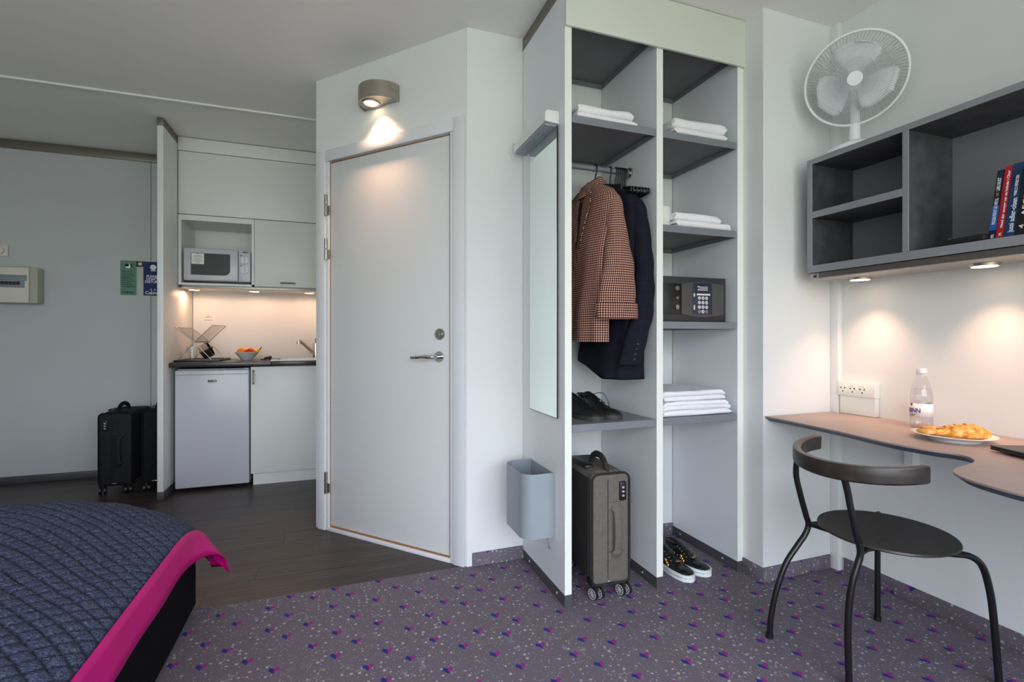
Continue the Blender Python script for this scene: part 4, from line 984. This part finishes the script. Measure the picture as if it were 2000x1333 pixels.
# collar (standing band) and lapels
b = BM(); rg = []
for z, r1, r2, o in ((1.772, .040, .044, 0), (1.762, .052, .052, 0), (1.735, .062, .062, -.004), (1.705, .070, .082, -.010)):
    rg.append([(1.092+o+r1*math.cos(R(a)), 1.950+r2*math.sin(R(a)), z-.030*max(0, -math.cos(R(a)))) for a in range(-205, -205+361-50, 10)])
loft(b, rg, closed=False); obj('collar', b, 'plaid', j, 70, solid=.004)
def flap(pts, mat, par, name, uvs=True, thick=.004):
    b = BM(); ly = b.loops.layers.uv.verify(); vs = [b.verts.new(p) for p in pts]; f = b.faces.new(vs)
    for l in f.loops: l[ly].uv = (l.vert.co.y, l.vert.co.z)
    bmesh.ops.triangulate(b, faces=b.faces); bmesh.ops.subdivide_edges(b, edges=b.edges, cuts=3, use_grid_fill=True)
    return obj(name, b, mat, par, 70, solid=thick)
flap([(1.034, 1.915, 1.715), (1.030, 1.860, 1.690), (1.014, 1.842, 1.615), (1.020, 1.872, 1.600), (1.012, 1.868, 1.585), (1.004, 1.925, 1.450), (1.012, 1.940, 1.50), (1.030, 1.935, 1.66)], 'plaid', j, 'lapel')
flap([(1.034, 1.985, 1.715), (1.028, 2.040, 1.690), (1.012, 2.055, 1.615), (1.016, 2.030, 1.600), (1.010, 2.034, 1.585), (1.002, 1.965, 1.450), (1.010, 1.958, 1.50), (1.028, 1.962, 1.66)], 'plaid', j, 'lapel')
flap([(1.0275, 1.938, 1.66), (1.0275, 1.960, 1.66), (1.004, 1.955, 1.44), (1.001, 1.948, 1.44)], 'lining', j, 'front_opening', thick=.002)
flap([(1.0025, 1.955, 1.45), (1.0025, 1.945, 1.45), (.985, 1.945, 1.07), (.985, 1.957, 1.07)], 'plaid', j, 'front_placket', thick=.006)
# dark navy blazer
j = thing('navy_blazer', 'dark navy blazer hanging behind the checked jacket', 'jacket', (1.2, 1.96, .88))
tab = [(1.752, .026, .022, 1.178, 1.950), (1.735, .060, .032, 1.180, 1.950), (1.715, .110, .036, 1.184, 1.950), (1.685, .160, .038, 1.190, 1.952), (1.64, .176, .040, 1.195, 1.955), (1.40, .174, .046, 1.202, 1.962), (1.10, .184, .068, 1.204, 1.966), (1.02, .188, .082, 1.194, 1.968), (.885, .194, .094, 1.182, 1.968)]
b = BM(); loft(b, body_loft(tab, 1.752, .885, 44, .006, 1.9, hem=lambda y: max(0, (y-1.86))*.30, kf=7, pw=3.6), cap0=True); obj('body', b, 'navy', j, 70, solid=.003)
b = BM(); loft(b, sleeve_rings([(1.205, 1.815, 1.668), (1.222, 1.795, 1.61), (1.234, 1.782, 1.46), (1.238, 1.775, 1.30), (1.222, 1.768, 1.16), (1.182, 1.760, 1.04), (1.156, 1.757, .950)], [.022, .036, .040, .041, .046, .050, .049], [.020, .030, .033, .033, .032, .029, .026]), cap0=True); slv = obj('sleeve', b, 'navy', j, 70, solid=.003)
b = BM(); loft(b, sleeve_rings([(1.19, 2.095, 1.66), (1.19, 2.12, 1.58), (1.18, 2.125, 1.3), (1.15, 2.12, 1.0)], [.025, .036, .04, .04], [.02, .03, .03, .028]), cap0=True); obj('sleeve', b, 'navy', j, 70)
for k in range(4):
    b = BM(); ball(b, (1.176-k*.0055, 1.7285, 1.036-k*.021), .0068, 1, .45, 1, 14, 8); obj('cuff_button', b, 'black', j, 60)
flap([(1.150, 1.925, 1.71), (1.140, 1.86, 1.67), (1.136, 1.855, 1.58), (1.140, 1.90, 1.46), (1.146, 1.942, 1.36), (1.148, 1.942, 1.6)], 'navy', j, 'lapel')

# ================================================================== BED
q = thing('bed', 'bed with black base under the navy quilted bedspread', 'bed', (-1.3, 1.2, 0))
obj('bed_base', box(BM(), -2.10, -.503, .22, 2.200, .03, .30, .01), 'blackcloth', q)
b = BM()
for x in (-2.0, -.60):
    for y in (.32, 2.10): cyl(b, (x, y, .015), .025, .03)
obj('bed_feet', b, 'black', q)
obj('mattress', box(BM(), -2.08, -.56, .24, 2.13, .30, .36, .03), 'blackcloth', q)
t = thing('bedspread', 'navy quilted bedspread with magenta hem spread over the bed', 'bedspread', (-1.3, 1.2, .36))
def ss(a, b_, x): x = min(1, max(0, (x-a)/(b_-a))); return x*x*(3-2*x)
XE, YE = -.472, 2.245
def sheet(x, y):
    ex = min(1, max(0, (x+1.0)/(1.0+XE))); A = .115+.17*max(0, (y-1.8)/.45)**2.2
    ez = 1-math.sqrt(max(0, 1-ex*ex)); z = .503-A*(.35*ex**2.4+.65*ez)
    ey = min(1, max(0, (y-2.03)/(YE-2.03))); z -= .10*(1-math.sqrt(max(0, 1-ey*ey)))*(1-.35*ex)
    return z
def quilt(x, y):
    p = .051; s = x+.12*noise.noise(Vector((x*3, y*3, 0))) *.25; a = (s+y*1.12)/p; c = (s-y*1.12)/p
    d = min(abs((a % 1)-.5), abs((c % 1)-.5))*2   # 1 on the groove lines? distance to nearest line
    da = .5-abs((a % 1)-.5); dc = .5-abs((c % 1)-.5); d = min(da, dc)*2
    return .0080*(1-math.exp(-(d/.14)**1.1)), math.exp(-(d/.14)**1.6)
xs = []; x = -2.12
while x < -1.65: xs.append(x); x += .05
while x < XE: xs.append(x); x += .0042 if x < -.62 else .0036
xs.append(XE)
ys = []; y = .20
while y < .95: ys.append(y); y += .05
while y < YE: ys.append(y); y += .0042
ys.append(YE)
b = BM(); g = []; groove_shade = []
for y in ys:
    r_ = []
    for x in xs:
        wv = .010*noise.noise(Vector((x*4.5, y*3.1, 1.3)))+.006*noise.noise(Vector((x*11, y*8, 4.1)))
        cut = ss(YE, YE-.06, y)
        xo = x + (.005*noise.noise(Vector((y*6, 2, 5))) + .012*ss(2.0, 2.24, y))*ss(-.62, XE, x)
        qh, qs = quilt(x, y); groove_shade.append(qs); r_.append(b.verts.new((xo, y, sheet(x, y)+wv*.8+qh)))
    g.append(r_)
for i in range(len(ys)-1):
    for k in range(len(xs)-1): b.faces.new((g[i][k], g[i][k+1], g[i+1][k+1], g[i+1][k]))
side_edge = [v.co.copy() for v in [r_[-1] for r_ in g]]; foot_edge = [v.co.copy() for v in g[-1]]
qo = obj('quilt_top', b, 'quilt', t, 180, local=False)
at = qo.data.attributes.new('groove_shade', 'FLOAT', 'POINT'); at.data.foreach_set('value', groove_shade)  # per-vertex groove shading that darkens the quilt colour
# magenta hem: hangs from the side edge, round the corner and along the foot
loop = [Vector((XE-.001+.012*ss(2.0, 2.24, p.y), p.y, sheet(XE-.004, p.y)+.0075)) for p in side_edge[::6]+[side_edge[-1]]]
n0 = len(loop); rows = [[], [], [], [], []]
cornerx = loop[-1]
seq = [(p, Vector((1, 0, 0))) for p in loop if p.y < YE-.02]
for a in range(0, 91, 15): seq.append((Vector((cornerx.x-.012+.014*math.cos(R(a)), YE-.012+.014*math.sin(R(a)), cornerx.z+.001)), Vector((math.cos(R(a)), math.sin(R(a)), 0))))
for p in foot_edge[::-4][1:]: seq.append((p.copy(), Vector((0, 1, 0))))
b = BM()
for i, (p, nrm) in enumerate(seq):
    fl = ss(1.75, 2.2, p.y) if nrm.x > .01 else max(0, 1-(abs(p.x-XE))/.5)
    for k in range(5):
        f = k/4; cf = ss(1.95, 2.24, p.y)*(1 if nrm.x > .01 else max(0, 1-(abs(p.x-XE))/.4)); out = .003+f*(.006+.050*cf)+.0015*math.sin(p.y*19+p.x*23)*f
        rows[k].append(b.verts.new(p+nrm*out+Vector((0, 0, .006-f*(.112-.042*cf)))))
for k in range(4):
    for i in range(len(seq)-1): b.faces.new((rows[k][i], rows[k+1][i], rows[k+1][i+1], rows[k][i+1]))
obj('hem_band', b, 'pink', t, 60, solid=.004, label='magenta hem band')

# ================================================================== SHELF UNIT ON THE RIGHT WALL
XS = 1.92
q = thing('wall_shelf', 'charcoal and grey wall shelf unit with compartments above the desk', 'shelf', (2.05, .6, 1.34))
Y0, Y1, Z0, Z1 = -.60, 1.562, 1.340, 1.826
def board(name, x0, x1, y0, y1, z0, z1, edge=None):
    p = obj(name, box(BM(), x0, x1, y0, y1, z0, z1), 'concrete', q, 0)
    if edge: obj('edge_band', box(BM(), *edge, .0008, 1), 'unitedge', p)
    return p
board('end_panel', XS+.002, 2.175, Y1-.020, Y1, Z0, Z1, (XS, XS+.003, Y1-.0205, Y1+.0005, Z0, Z1))
board('top_board', XS+.002, 2.175, Y0, Y1-.0205, Z1-.022, Z1, (XS, XS+.003, Y0, Y1-.021, Z1-.0225, Z1))
board('bottom_board', XS+.002, 2.175, Y0, Y1-.0205, Z0, Z0+.030, (XS, XS+.003, Y0, Y1-.021, Z0-.0005, Z0+.0305))
board('divider', XS+.002, 2.166, 1.166, 1.186, Z0+.0305, Z1-.0225, (XS, XS+.003, 1.1655, 1.1865, Z0+.031, Z1-.023))
board('end_panel', XS+.002, 2.175, Y0-.02, Y0, Z0, Z1, (XS, XS+.003, Y0-.0205, Y0+.0005, Z0, Z1))
board('inner_shelf', XS+.002, 2.166, 1.1865, 1.5415, 1.573, 1.600, (XS, XS+.003, 1.187, 1.541, 1.5725, 1.6005))
obj('back_panel', box(BM(), 2.167, 2.176, Y0, Y1-.021, Z0+.03, Z1-.022), 'unitback', q, 0)
obj('outer_side', box(BM(), XS, 2.175, Y1+.0005, Y1+.003, Z0, Z1), 'unitedge', q, 0)
obj('wall_batten', box(BM(), 2.176, 2.1820, Y0, Y1, Z0+.1, Z1-.1), 'unitback', q, 0)
q = thing('light_rail', 'aluminium light rail with glowing spots under the charcoal wall shelf', 'lamp', (2.05, .6, 1.33))
obj('rail', box(BM(), XS+.012, 2.155, Y0, Y1-.008, 1.3135, 1.3385, .002), 'rail', q)
obj('rail_face', box(BM(), XS+.009, XS+.0125, Y0, Y1-.045, 1.316, 1.3375), 'railface', q, 0)
obj('rail_end', box(BM(), XS+.008, 2.10, Y1-.0445, Y1-.004, 1.312, 1.3385, .002), 'rail', q)
obj('socket_end', box(BM(), XS+.0065, XS+.0085, Y1-.035, Y1-.022, 1.319, 1.329), 'black', q, 0)
obj('cable', tube(BM(), [(2.10, 1.47, 1.312), (2.12, 1.48, 1.300), (2.14, 1.47, 1.305), (2.15, 1.50, 1.3135)], .002, 6, smooth=4), 'grey', q, 60)
for yy in (1.445, 1.025, .605, .185):
    bb = BM(); lathe(bb, [(.034, .0), (.041, .001), (.043, .009), (.034, .009)], (2.075, yy, 1.3045)); r_ = obj('spot_ring', bb, 'nickel', q, 60)
    bb = BM(); lathe(bb, [(0, 0), (.034, .0), (.034, .004), (0, .004)], (2.075, yy, 1.3035)); obj('spot_lens', bb, 'bulb', r_, 60)
    if yy > .1: spot('desk_spot', (2.068, yy, 1.301), (2.078, yy, .72), 14.5, 97, 1.0, .03)
# books leaning on the bottom board
BT = Z0+.0307
gB = 'books leaning in the wall shelf'
def book(label, yb, w, h, dep, mat, texts, lean=.115):
    """spine faces -X; leans towards -y"""
    t = thing('book', label, 'book', (XS+.025, yb, BT), 0, gB)
    sh_ = Matrix.Identity(4); sh_[1][2] = -lean
    def fin(bm): bmesh.ops.transform(bm, matrix=sh_, verts=bm.verts); return bm
    b = BM(); box(b, 0, dep, -.0015, 0, 0, h); box(b, 0, dep, -w, -w+.0015, 0, h); box(b, -.0008, .0012, -w, 0, 0, h); obj('cover', fin(b), mat, t, 0, local=True)
    b = BM(); box(b, .0012, dep-.004, -w+.0016, -.0016, .003, h-.003); obj('pages', fin(b), 'pages', t, 0, local=True)
    for (s, z0, z1, fy, size, tm_) in texts:
        b = textmesh(s, size, 1, .0003, 'CENTER')
        xs_ = [v.co.x for v in b.verts]; ln = max(xs_)-min(xs_)
        for v in b.verts: v.co.x *= (z1-z0)/ln
        place(b, (-.0013, -w*fy, (z0+z1)/2), (0, 0, 1), (0, 1, 0)); obj('lettering', fin(b), tm_, t, 0, local=True)
    return t
k = book('navy book with white and gold spine lettering, first at the left of the row', .952, .0175, .213, .135, 'booknavy', [('LARS NUGT', .150, .190, .5, .013, 'inkwhite'), ('I HVIT', .134, .146, .5, .010, 'inkgold'), ('POULEN FOR ET LIV I PISTOL', .048, .128, .5, .012, 'inkwhite'), ('m', .006, .016, .5, .016, 'inkwhite')])
b = BM(); box(b, -.0012, -.0009, -.0172, -.0003, .030, .105); s_ = Matrix.Identity(4); s_[1][2] = -.115; bmesh.ops.transform(b, matrix=s_, verts=b.verts); obj('spine_band', b, 'bookblue', k, 0, local=True, label='bright blue band on the spine')
book('red book with white title between the navy and the teal book', .9335, .018, .219, .14, 'bookred', [('Hvad der engang var en kvinde i Chur', .034, .205, .62, .009, 'inkwhite'), ('m', .010, .018, .5, .012, 'inkwhite')])
book('teal blue thick book with large white author name', .9145, .025, .222, .14, 'bookteal', [('jussi adler-olsen', .016, .118, .62, .018, 'inkwhite'), ('MARCO EFFEKTEN', .125, .185, .6, .010, 'paper')])
book('black book with white emblem at the right of the teal book', .8885, .034, .228, .14, 'bookblack', [('G', .207, .221, .5, .024, 'inkwhite'), ('4', .022, .034, .45, .018, 'inkwhite'), ('AFGRUND', .06, .19, .5, .018, 'inkwhite')])
# remote control on the bottom board
t = thing('remote_control', 'small black remote control lying in the wall shelf beside the divider', 'remote', (1.95, 1.02, BT))
b = BM(); box(b, -.018, .018, -.07, .07, 0, .023, .006); bmesh.ops.rotate(b, cent=(0, 0, 0), matrix=Matrix.Rotation(R(-6), 3, 'Z'), verts=b.verts); obj('case', b, 'black', t, local=True)
b = BM()
for i in range(5):
    for k in range(2): box(b, -.010+k*.012, -.003+k*.012, -.05+i*.02, -.042+i*.02, .0228, .0245)
obj('buttons', b, 'grey', t, 0, local=True)
MAT4[t.name] = Matrix.Translation((1.95, 1.02, BT))

# ---------------------------------------------------------------- fan on the shelf unit
FC = Vector((2.015, 1.425, 2.128)); q = thing('desk_fan', 'white desk fan with round wire cage standing on top of the wall shelf', 'fan', (2.02, 1.42, Z1))
ax = (Vector((0, 0, 1.065))-FC); ax.z *= .80; ax.normalize(); ux = ax.cross(Vector((0, 0, 1))).normalized()*-1; uy = ax.cross(ux)*-1
if uy.z < 0: uy = -uy
def fp(r, a, d): return FC+ux*(r*math.cos(a))+uy*(r*math.sin(a))+ax*d
RF = .176
b = BM(); tube(b, [fp(RF, 2*math.pi*k/64, 0) for k in range(64)], .0055, 10, closed=True); obj('cage_rim', b, 'fanwhite', q, 60)
for sgn, nm in ((1, 'front_cage'), (-1, 'rear_cage')):
    b = BM(); nw = 112 if sgn > 0 else 84
    for k in range(nw):
        a = 2*math.pi*k/nw; s_ = .20
        pts = [fp(.026, a+s_*1.3, .043*sgn), fp(.09, a+s_*.6, .044*sgn), fp(.145, a+s_*.2, .034*sgn), fp(RF, a, 0.0)]
        tube(b, pts, .00095 if sgn > 0 else .00115, 4, smooth=2)
    for r_, d_ in ((.075, .044), (.125, .041)):
        tube(b, [fp(r_, 2*math.pi*k/48, d_*sgn) for k in range(48)], .0011, 5, closed=True)
    o = obj(nm, b, 'cage', q, 60); o['kind'] = 'stuff'
b = BM(); M_ = Matrix((ux, uy, ux.cross(uy))).transposed().to_4x4(); zax = ux.cross(uy); sg = 1 if zax.dot(ax) > 0 else -1
M_.translation = FC
c_ = BM(); cyl(c_, (0, 0, sg*.043), .027, .008, 'z', 32); bmesh.ops.transform(c_, matrix=M_, verts=c_.verts); obj('front_badge', c_, 'fanwhite', q)
c_ = BM(); cyl(c_, (0, 0, sg*.010), .030, .044, 'z', 28); bmesh.ops.transform(c_, matrix=M_, verts=c_.verts); obj('blade_hub', c_, 'fanwhite', q)
for a0 in (82, 202, 322):
    c_ = BM(); n1, n2 = 18, 8; gr = []; ca, sa = math.cos(R(a0)), math.sin(R(a0))
    WT = [(0, .014), (.15, .034), (.3, .058), (.5, .078), (.68, .084), (.82, .076), (.92, .056), (.98, .028), (1, .004)]
    for i in range(n1+1):
        f = i/n1; r_ = .022+.126*f; hw_ = next(w0+(w1-w0)*(f-f0)/(f1-f0) for (f0, w0), (f1, w1) in zip(WT, WT[1:]) if f <= f1+1e-9); row_ = []
        for k in range(n2+1):
            g_ = k/n2*2-1; lx_, ly_ = r_-.012*g_*g_*f, hw_*g_+.020*f*f
            row_.append(c_.verts.new((lx_*ca-ly_*sa, lx_*sa+ly_*ca, sg*(.010-g_*.015*min(1, f*3)))))
        gr.append(row_)
    for i in range(n1):
        for k in range(n2): c_.faces.new((gr[i][k], gr[i][k+1], gr[i+1][k+1], gr[i+1][k]))
    bmesh.ops.transform(c_, matrix=M_, verts=c_.verts); obj('blade', c_, 'fanwhite', q, 180, solid=.002)
c_ = BM(); cyl(c_, (0, 0, -sg*.060), .046, .10, 'z', 28, .036); bmesh.ops.transform(c_, matrix=M_, verts=c_.verts); bmesh.ops.bevel(c_, geom=[e for e in c_.edges if e.calc_length() < .02], offset=.004, segments=2, affect='EDGES'); obj('motor_housing', c_, 'fanwhite', q, 40)
pb = FC-ax*.072
b = BM(); tube(b, [(pb.x, pb.y, Z1+.02), (pb.x, pb.y, Z1+.12), (pb.x, pb.y, FC.z-.06), (pb.x, pb.y, FC.z-.035)], [.021, .020, .018, .016], 16); obj('pole', b, 'fanwhite', q, 60)
b = BM(); lathe(b, [(0, .001), (.100, .001), (.103, .006), (.096, .018), (.065, .032), (.032, .042), (.024, .050), (0, .051)], (pb.x-.052, pb.y-.034, Z1)); obj('base', b, 'fanwhite', q, 50)
for k in range(4): obj('button', ball(BM(), (pb.x-.112+.001*k, pb.y+.012-k*.022, Z1+.024), .006, 1, 1, .8, 10, 6), 'fanwhite', q, 60)

# ---------------------------------------------------------------- socket box and desk
q = thing('socket_strip', 'white triple wall socket on its cable box above the desk corner', 'socket', (2.17, 1.52, .722))
obj('box', box(BM(), 2.147, XR-.0005, 1.434, 1.597, .803, .866, .004), 'edge', q)
obj('cable_cover', box(BM(), 2.156, XR-.0005, 1.438, 1.594, .7225, .8025, .003), 'edge', q)
for k in range(3):
    yy = 1.571-k*.043
    b = BM(); cyl(b, (2.1465, yy, .834), .0195, .003, 'x', 24); s_ = obj('socket_face', b, 'edge', q)
    b = BM()
    for dy, dz, r_ in ((.009, .004, .0027), (-.009, .004, .0027), (0, -.011, .0030)): cyl(b, (2.1445, yy+dy, .834+dz), r_, .0012, 'x', 10)
    obj('pin_hole', b, 'ink', s_)
q = thing('desk', 'long grey wall desk with a wavy front edge along the right wall', 'desk', (1.95, .7, .70))
front = [(1.757, 1.6315), (1.757, 1.56), (1.732, 1.30), (1.697, 1.11), (1.700, .99), (1.718, .925), (1.712, .884), (1.672, .848), (1.615, .831), (1.550, .821), (1.498, .805), (1.462, .778), (1.437, .736), (1.420, .682), (1.411, .630), (1.405, .50), (1.41, .30), (1.45, .05), (1.52, -.2), (1.58, -.45)]
fs = [front[0]]+[(v.x, v.y) for v in smoothpath([(a, c, 0) for a, c in front[1:]], 5)]
XW = XR-.0015
def deskpoly(ins):
    P = [Vector((a, c, 0)) for a, c in fs]; out = []
    for i, p in enumerate(P):
        d = (P[min(i+1, len(P)-1)]-P[max(i-1, 0)]).normalized(); nn = Vector((-d.y, d.x, 0))
        if nn.x < 0 and abs(d.y) > .9: nn = -nn
        nn = Vector((-d.y, d.x, 0)); out.append((p.x+nn.x*ins, min(p.y+nn.y*ins*(0 if i == 0 else 1), 1.6315)))
    return out
pt = deskpoly(0); tail = [(XW, -.45), (XW, 1.598), (2.152, 1.598), (2.152, 1.6315)]
b = BM(); prism(b, pt+tail, .7165, .7215); tp = obj('desktop', b, 'desk', q, 30)
b = BM(); A_ = [b.verts.new((x, y, .7163)) for x, y in pt+tail]; pb_ = deskpoly(.022); B_ = [b.verts.new((x, y, .700)) for x, y in pb_+tail]
n_ = len(A_)
for i in range(n_): b.faces.new((A_[i], A_[(i+1) % n_], B_[(i+1) % n_], B_[i]))
b.faces.new(B_[::-1]); b.faces.new(A_); obj('bevelled_edge', b, 'deskedge', q, 30)
b = BM()
for yy in (1.3, .4): box(b, 2.14, XR-.001, yy-.015, yy+.015, .55, .699); box(b, 1.85, 2.14, yy-.012, yy+.012, .685, .699)
obj('bracket', b, 'wall', q, 0)
DT = .7217
# bottle
c0 = (2.095, 1.228)
q = thing('water_bottle', 'clear plastic water bottle with white label standing on the desk', 'bottle', (c0[0], c0[1], DT))
rb = .0345
prof = [(0, .004), (.026, .0015), (.030, 0), (rb, .006), (rb, .030), (rb-.001, .036), (rb, .040), (rb, .096), (rb-.0015, .100), (rb, .104), (rb-.0015, .110), (rb, .116), (rb-.0008, .124), (rb-.004, .145), (.0235, .172), (.0165, .190), (.0150, .194), (.0150, .204), (.0135, .206), (.0135, .216)]
b = BM(); lathe(b, prof, (c0[0], c0[1], DT), 40); obj('bottle_body', b, 'pet', q, 60)
b = BM(); lathe(b, [(0, .006)]+[(r_-.0016, z+.003) for r_, z in prof[2:14]]+[(0, .147)], (c0[0], c0[1], DT), 40); obj('water', b, 'water', q, 60)
b = BM(); lathe(b, [(.0150, .200), (.0172, .200), (.0172, .203), (.0150, .203)], (c0[0], c0[1], DT), 32); obj('neck_ring', b, 'cap', q, 60)
b = BM(); lathe(b, [(.0155, .206), (.0168, .206), (.0170, .222), (.0160, .2245), (0, .2245)], (c0[0], c0[1], DT), 32); obj('cap', b, 'cap', q, 60)
b = BM(); lathe(b, [(rb+.0004, .042), (rb+.0004, .093)], (c0[0], c0[1], DT), 48); lab = obj('label', b, 'paper', q, 60, solid=.0004)
view = math.atan2(-c0[1], -c0[0])
def wrap(bm, z, ang, rad):
    for v in bm.verts:
        a = view+ang+v.co.x/rad; zz = v.co.y
        v.co = Vector((c0[0]+rad*math.cos(a), c0[1]+rad*math.sin(a), DT+z+zz))
    return bm
tb = textmesh('CABINN', .0230, .78, .0004); bmesh.ops.subdivide_edges(tb, edges=tb.edges, cuts=1)
obj('lettering', wrap(tb, .066, -.985, rb+.0011), 'inkblue', lab, 0)
tb = BM(); vs = [tb.verts.new(p) for p in ((-.0075, .006, 0), (.0075, .006, 0), (0, -.006, 0))]; tb.faces.new(vs); bmesh.ops.subdivide_edges(tb, edges=tb.edges, cuts=2)
obj('red_triangle', wrap(tb, .086, -.95, rb+.0011), 'inkmag', lab, 0)
tb = BM()
for k in range(3):
    v4 = [tb.verts.new(p) for p in ((-.022, .0008-k*.003, 0), (.004-k*.003, .0008-k*.003, 0), (.004-k*.003, -.0004-k*.003, 0), (-.022, -.0004-k*.003, 0))]; tb.faces.new(v4)
bmesh.ops.subdivide_edges(tb, edges=tb.edges, cuts=4, use_grid_fill=True); obj('small_print', wrap(tb, .052, -.55, rb+.0011), 'grey', lab, 0)
# plate and pastries
pc = (1.945, 1.045)
b = BM(); lathe(b, [(0, .003), (.060, .003), (.066, 0), (.069, .0), (.071, .004), (.100, .0165), (.109, .0185), (.110, .020), (.107, .021), (.074, .0095), (.066, .007), (0, .007)], (pc[0], pc[1], DT), 48)
single('plate', b, 'plate', 'round white plate with two pastries beside the bottle', 'plate', (pc[0], pc[1], DT), smooth=50)
def pastry(name, label, loc, rot, kind):
    t = thing(name, label, 'pastry', loc, rot)
    if kind == 'croissant':
        P = [(-.072, .018, .010), (-.05, .002, .016), (-.02, -.008, .021), (.015, -.008, .022), (.045, .002, .017), (.068, .018, .010)]
        rad = []
        S = smoothpath(P, 8)
        for i in range(len(S)):
            f = i/(len(S)-1); base_ = .007+.0175*math.sin(math.pi*f)**.8; rad.append(base_*(1+.10*(1-((f*7) % 1))))
        b = BM(); tube(b, S, rad, 16)
        for v in b.verts: v.co.z = max(v.co.z*.95, .0002)+.004*noise.noise(v.co*60)*(1 if v.co.z > .004 else 0)
        obj('pastry_body', b, 'pastry', t, 60, local=True)
        for k in range(5):
            f = .2+k*.15; i = int(f*(len(S)-1)); p = S[i]; r_ = rad[i]
            obj('crust_ridge', tube(BM(), [p+Vector((.004, -r_*.9, .0)), p+Vector((.0, -r_*.55, r_*.75)), p+Vector((-.002, 0, r_*1.0)), p+Vector((-.004, r_*.6, r_*.7))], .0026, 6, smooth=4), 'pastry', t, 60, local=True)
    else:
        b = BM(); pts = [(.030*math.cos(a_)*(1-.035*a_), .030*math.sin(a_)*(1-.035*a_), .013+.0012*a_) for a_ in [x*.35 for x in range(32)]]
        tube(b, pts, .0092, 10)
        for v in b.verts: v.co.x *= 1.35; v.co.z = max(v.co.z, .0002)+.0025*noise.noise(v.co*70)
        obj('pastry_coil', b, 'pastry', t, 60, local=True)
        b = BM(); ball(b, (0, 0, .014), .02, 1.4, 1, .5); obj('filling', b, 'stem', t, 60, local=True)
    return t
pr = math.atan2(-.34, .94)
pastry('pastry', 'golden coiled pastry at the left of the plate', (pc[0]-.046, pc[1]+.030, DT+.0085), R(-35), 'coil')
pastry('croissant', 'golden croissant at the right of the plate', (pc[0]+.026, pc[1]-.020, DT+.0085), R(-42), 'croissant')
# laptop, only its near left corner shows
q = thing('laptop', 'flat dark laptop at the right end of the desk beyond the plate', 'laptop', (1.92, .72, DT), R(-22))
def lp(x0, x1, y0, y1, z0, z1, bev=0): return box(BM(), x0, x1, y0, y1, z0, z1, bev)
obj('base', lp(-.13, .11, -.19, .145, .005, .013, .003), 'laptop', q, local=True)
obj('lid', lp(-.13, .11, -.19, .145, .0132, .0185, .002), 'laptop', q, local=True)
b = BM()
for x in (-.09, .08):
    for y in (-.16, .12): box(b, x-.012, x+.012, y-.006, y+.006, 0, .0055)
obj('rubber_feet', b, 'black', q, 0, local=True)

# ---------------------------------------------------------------- chair
q = thing('chair', 'black round seat chair with curved low wooden backrest at the desk', 'chair', (1.67, 1.085, 0), R(-13))
b = BM(); lathe(b, [(0, .428), (.165, .428), (.180, .431), (.187, .436), (.185, .441), (.150, .4385), (.08, .436), (0, .4355)], (1.673, 1.0855, 0), 56); obj('seat', b, 'chairwood', q, 50)
rc = Vector((1.628, 1.108)); rr_ = .211; n = 40; rg = []
a0, a1 = R(82), R(263)
a0 = math.atan2(1.308-rc.y, 1.66-rc.x); a1 = math.atan2(.892-rc.y, 1.575-rc.x)+2*math.pi
for k in range(n+1):
    f = k/n; a = a0+(a1-a0)*f; hw = .0250; th = .0125
    r0 = rr_; cxy = lambda r_: (rc.x+r_*math.cos(a), rc.y+r_*math.sin(a))
    zt = .692+.10*(cxy(r0)[0]-1.5); zm = zt-hw; ring = []
    for (dr, dz) in ((0, hw), (-.004+0, hw+.001), (-.020, hw), (-.024, hw-.004), (-.022, -hw+.004), (-.018, -hw), (-.004, -hw), (.0015, -hw+.005), (.002, 0), (.0015, hw-.004)):
        x_, y_ = cxy(r0+dr); ring.append((x_, y_, zm+dz))
    rg.append(ring)
b = BM(); loft(b, rg, uv=False, cap0=True, cap1=True); obj('backrest', b, 'chairwood', q, 45)
tr = .0098
Lp = [(1.539, 1.290, .655), (1.545, 1.303, .58), (1.562, 1.300, .505), (1.584, 1.296, .43), (1.594, 1.294, .395), (1.582, 1.297, .36), (1.556, 1.303, .325), (1.509, 1.314, .258), (1.474, 1.322, .165), (1.454, 1.327, .07), (1.449, 1.328, .006)]
Rp = [(1.441, 1.056, .655), (1.460, 1.055, .60), (1.470, 1.053, .55), (1.488, 1.049, .473), (1.501, 1.046, .425), (1.502, 1.046, .40), (1.494, 1.048, .375), (1.478, 1.051, .328), (1.466, 1.054, .255), (1.462, 1.055, .157), (1.466, 1.054, .006)]
def leg(pts):
    o = obj('leg', tube(BM(), pts, tr, 14, smooth=5), 'blackmetal', q, 70)
    p = pts[-1]; g_ = BM(); cyl(g_, (p[0], p[1], .008), .0125, .016, 'z', 16); obj('glide', g_, 'black', o)
leg(Lp); leg(Rp)
leg([(1.800, 1.187, .416), (1.855, 1.225, .416), (1.893, 1.251, .410), (1.912, 1.266, .385), (1.919, 1.271, .34), (1.920, 1.272, .20), (1.920, 1.272, .006)])
leg([(1.690, .965, .416), (1.745, .938, .414), (1.795, .922, .406), (1.836, .914, .376), (1.860, .909, .315), (1.876, .905, .22), (1.895, .900, .006)])
b = BM(); tube(b, [(1.590, 1.295, .398), (1.575, 1.17, .412), (1.60, 1.10, .416)], .008, 10); tube(b, [(1.590, 1.293, .395), (1.63, 1.235, .418), (1.80, 1.187, .418)], .008, 10); tube(b, [(1.501, 1.046, .405), (1.56, 1.040, .418), (1.690, .965, .418)], .008, 10, smooth=3); tube(b, [(1.60, 1.10, .418), (1.80, 1.187, .418)], .008, 10); tube(b, [(1.56, 1.04, .418), (1.60, 1.10, .418)], .008, 10); obj('seat_frame', b, 'blackmetal', q, 60)
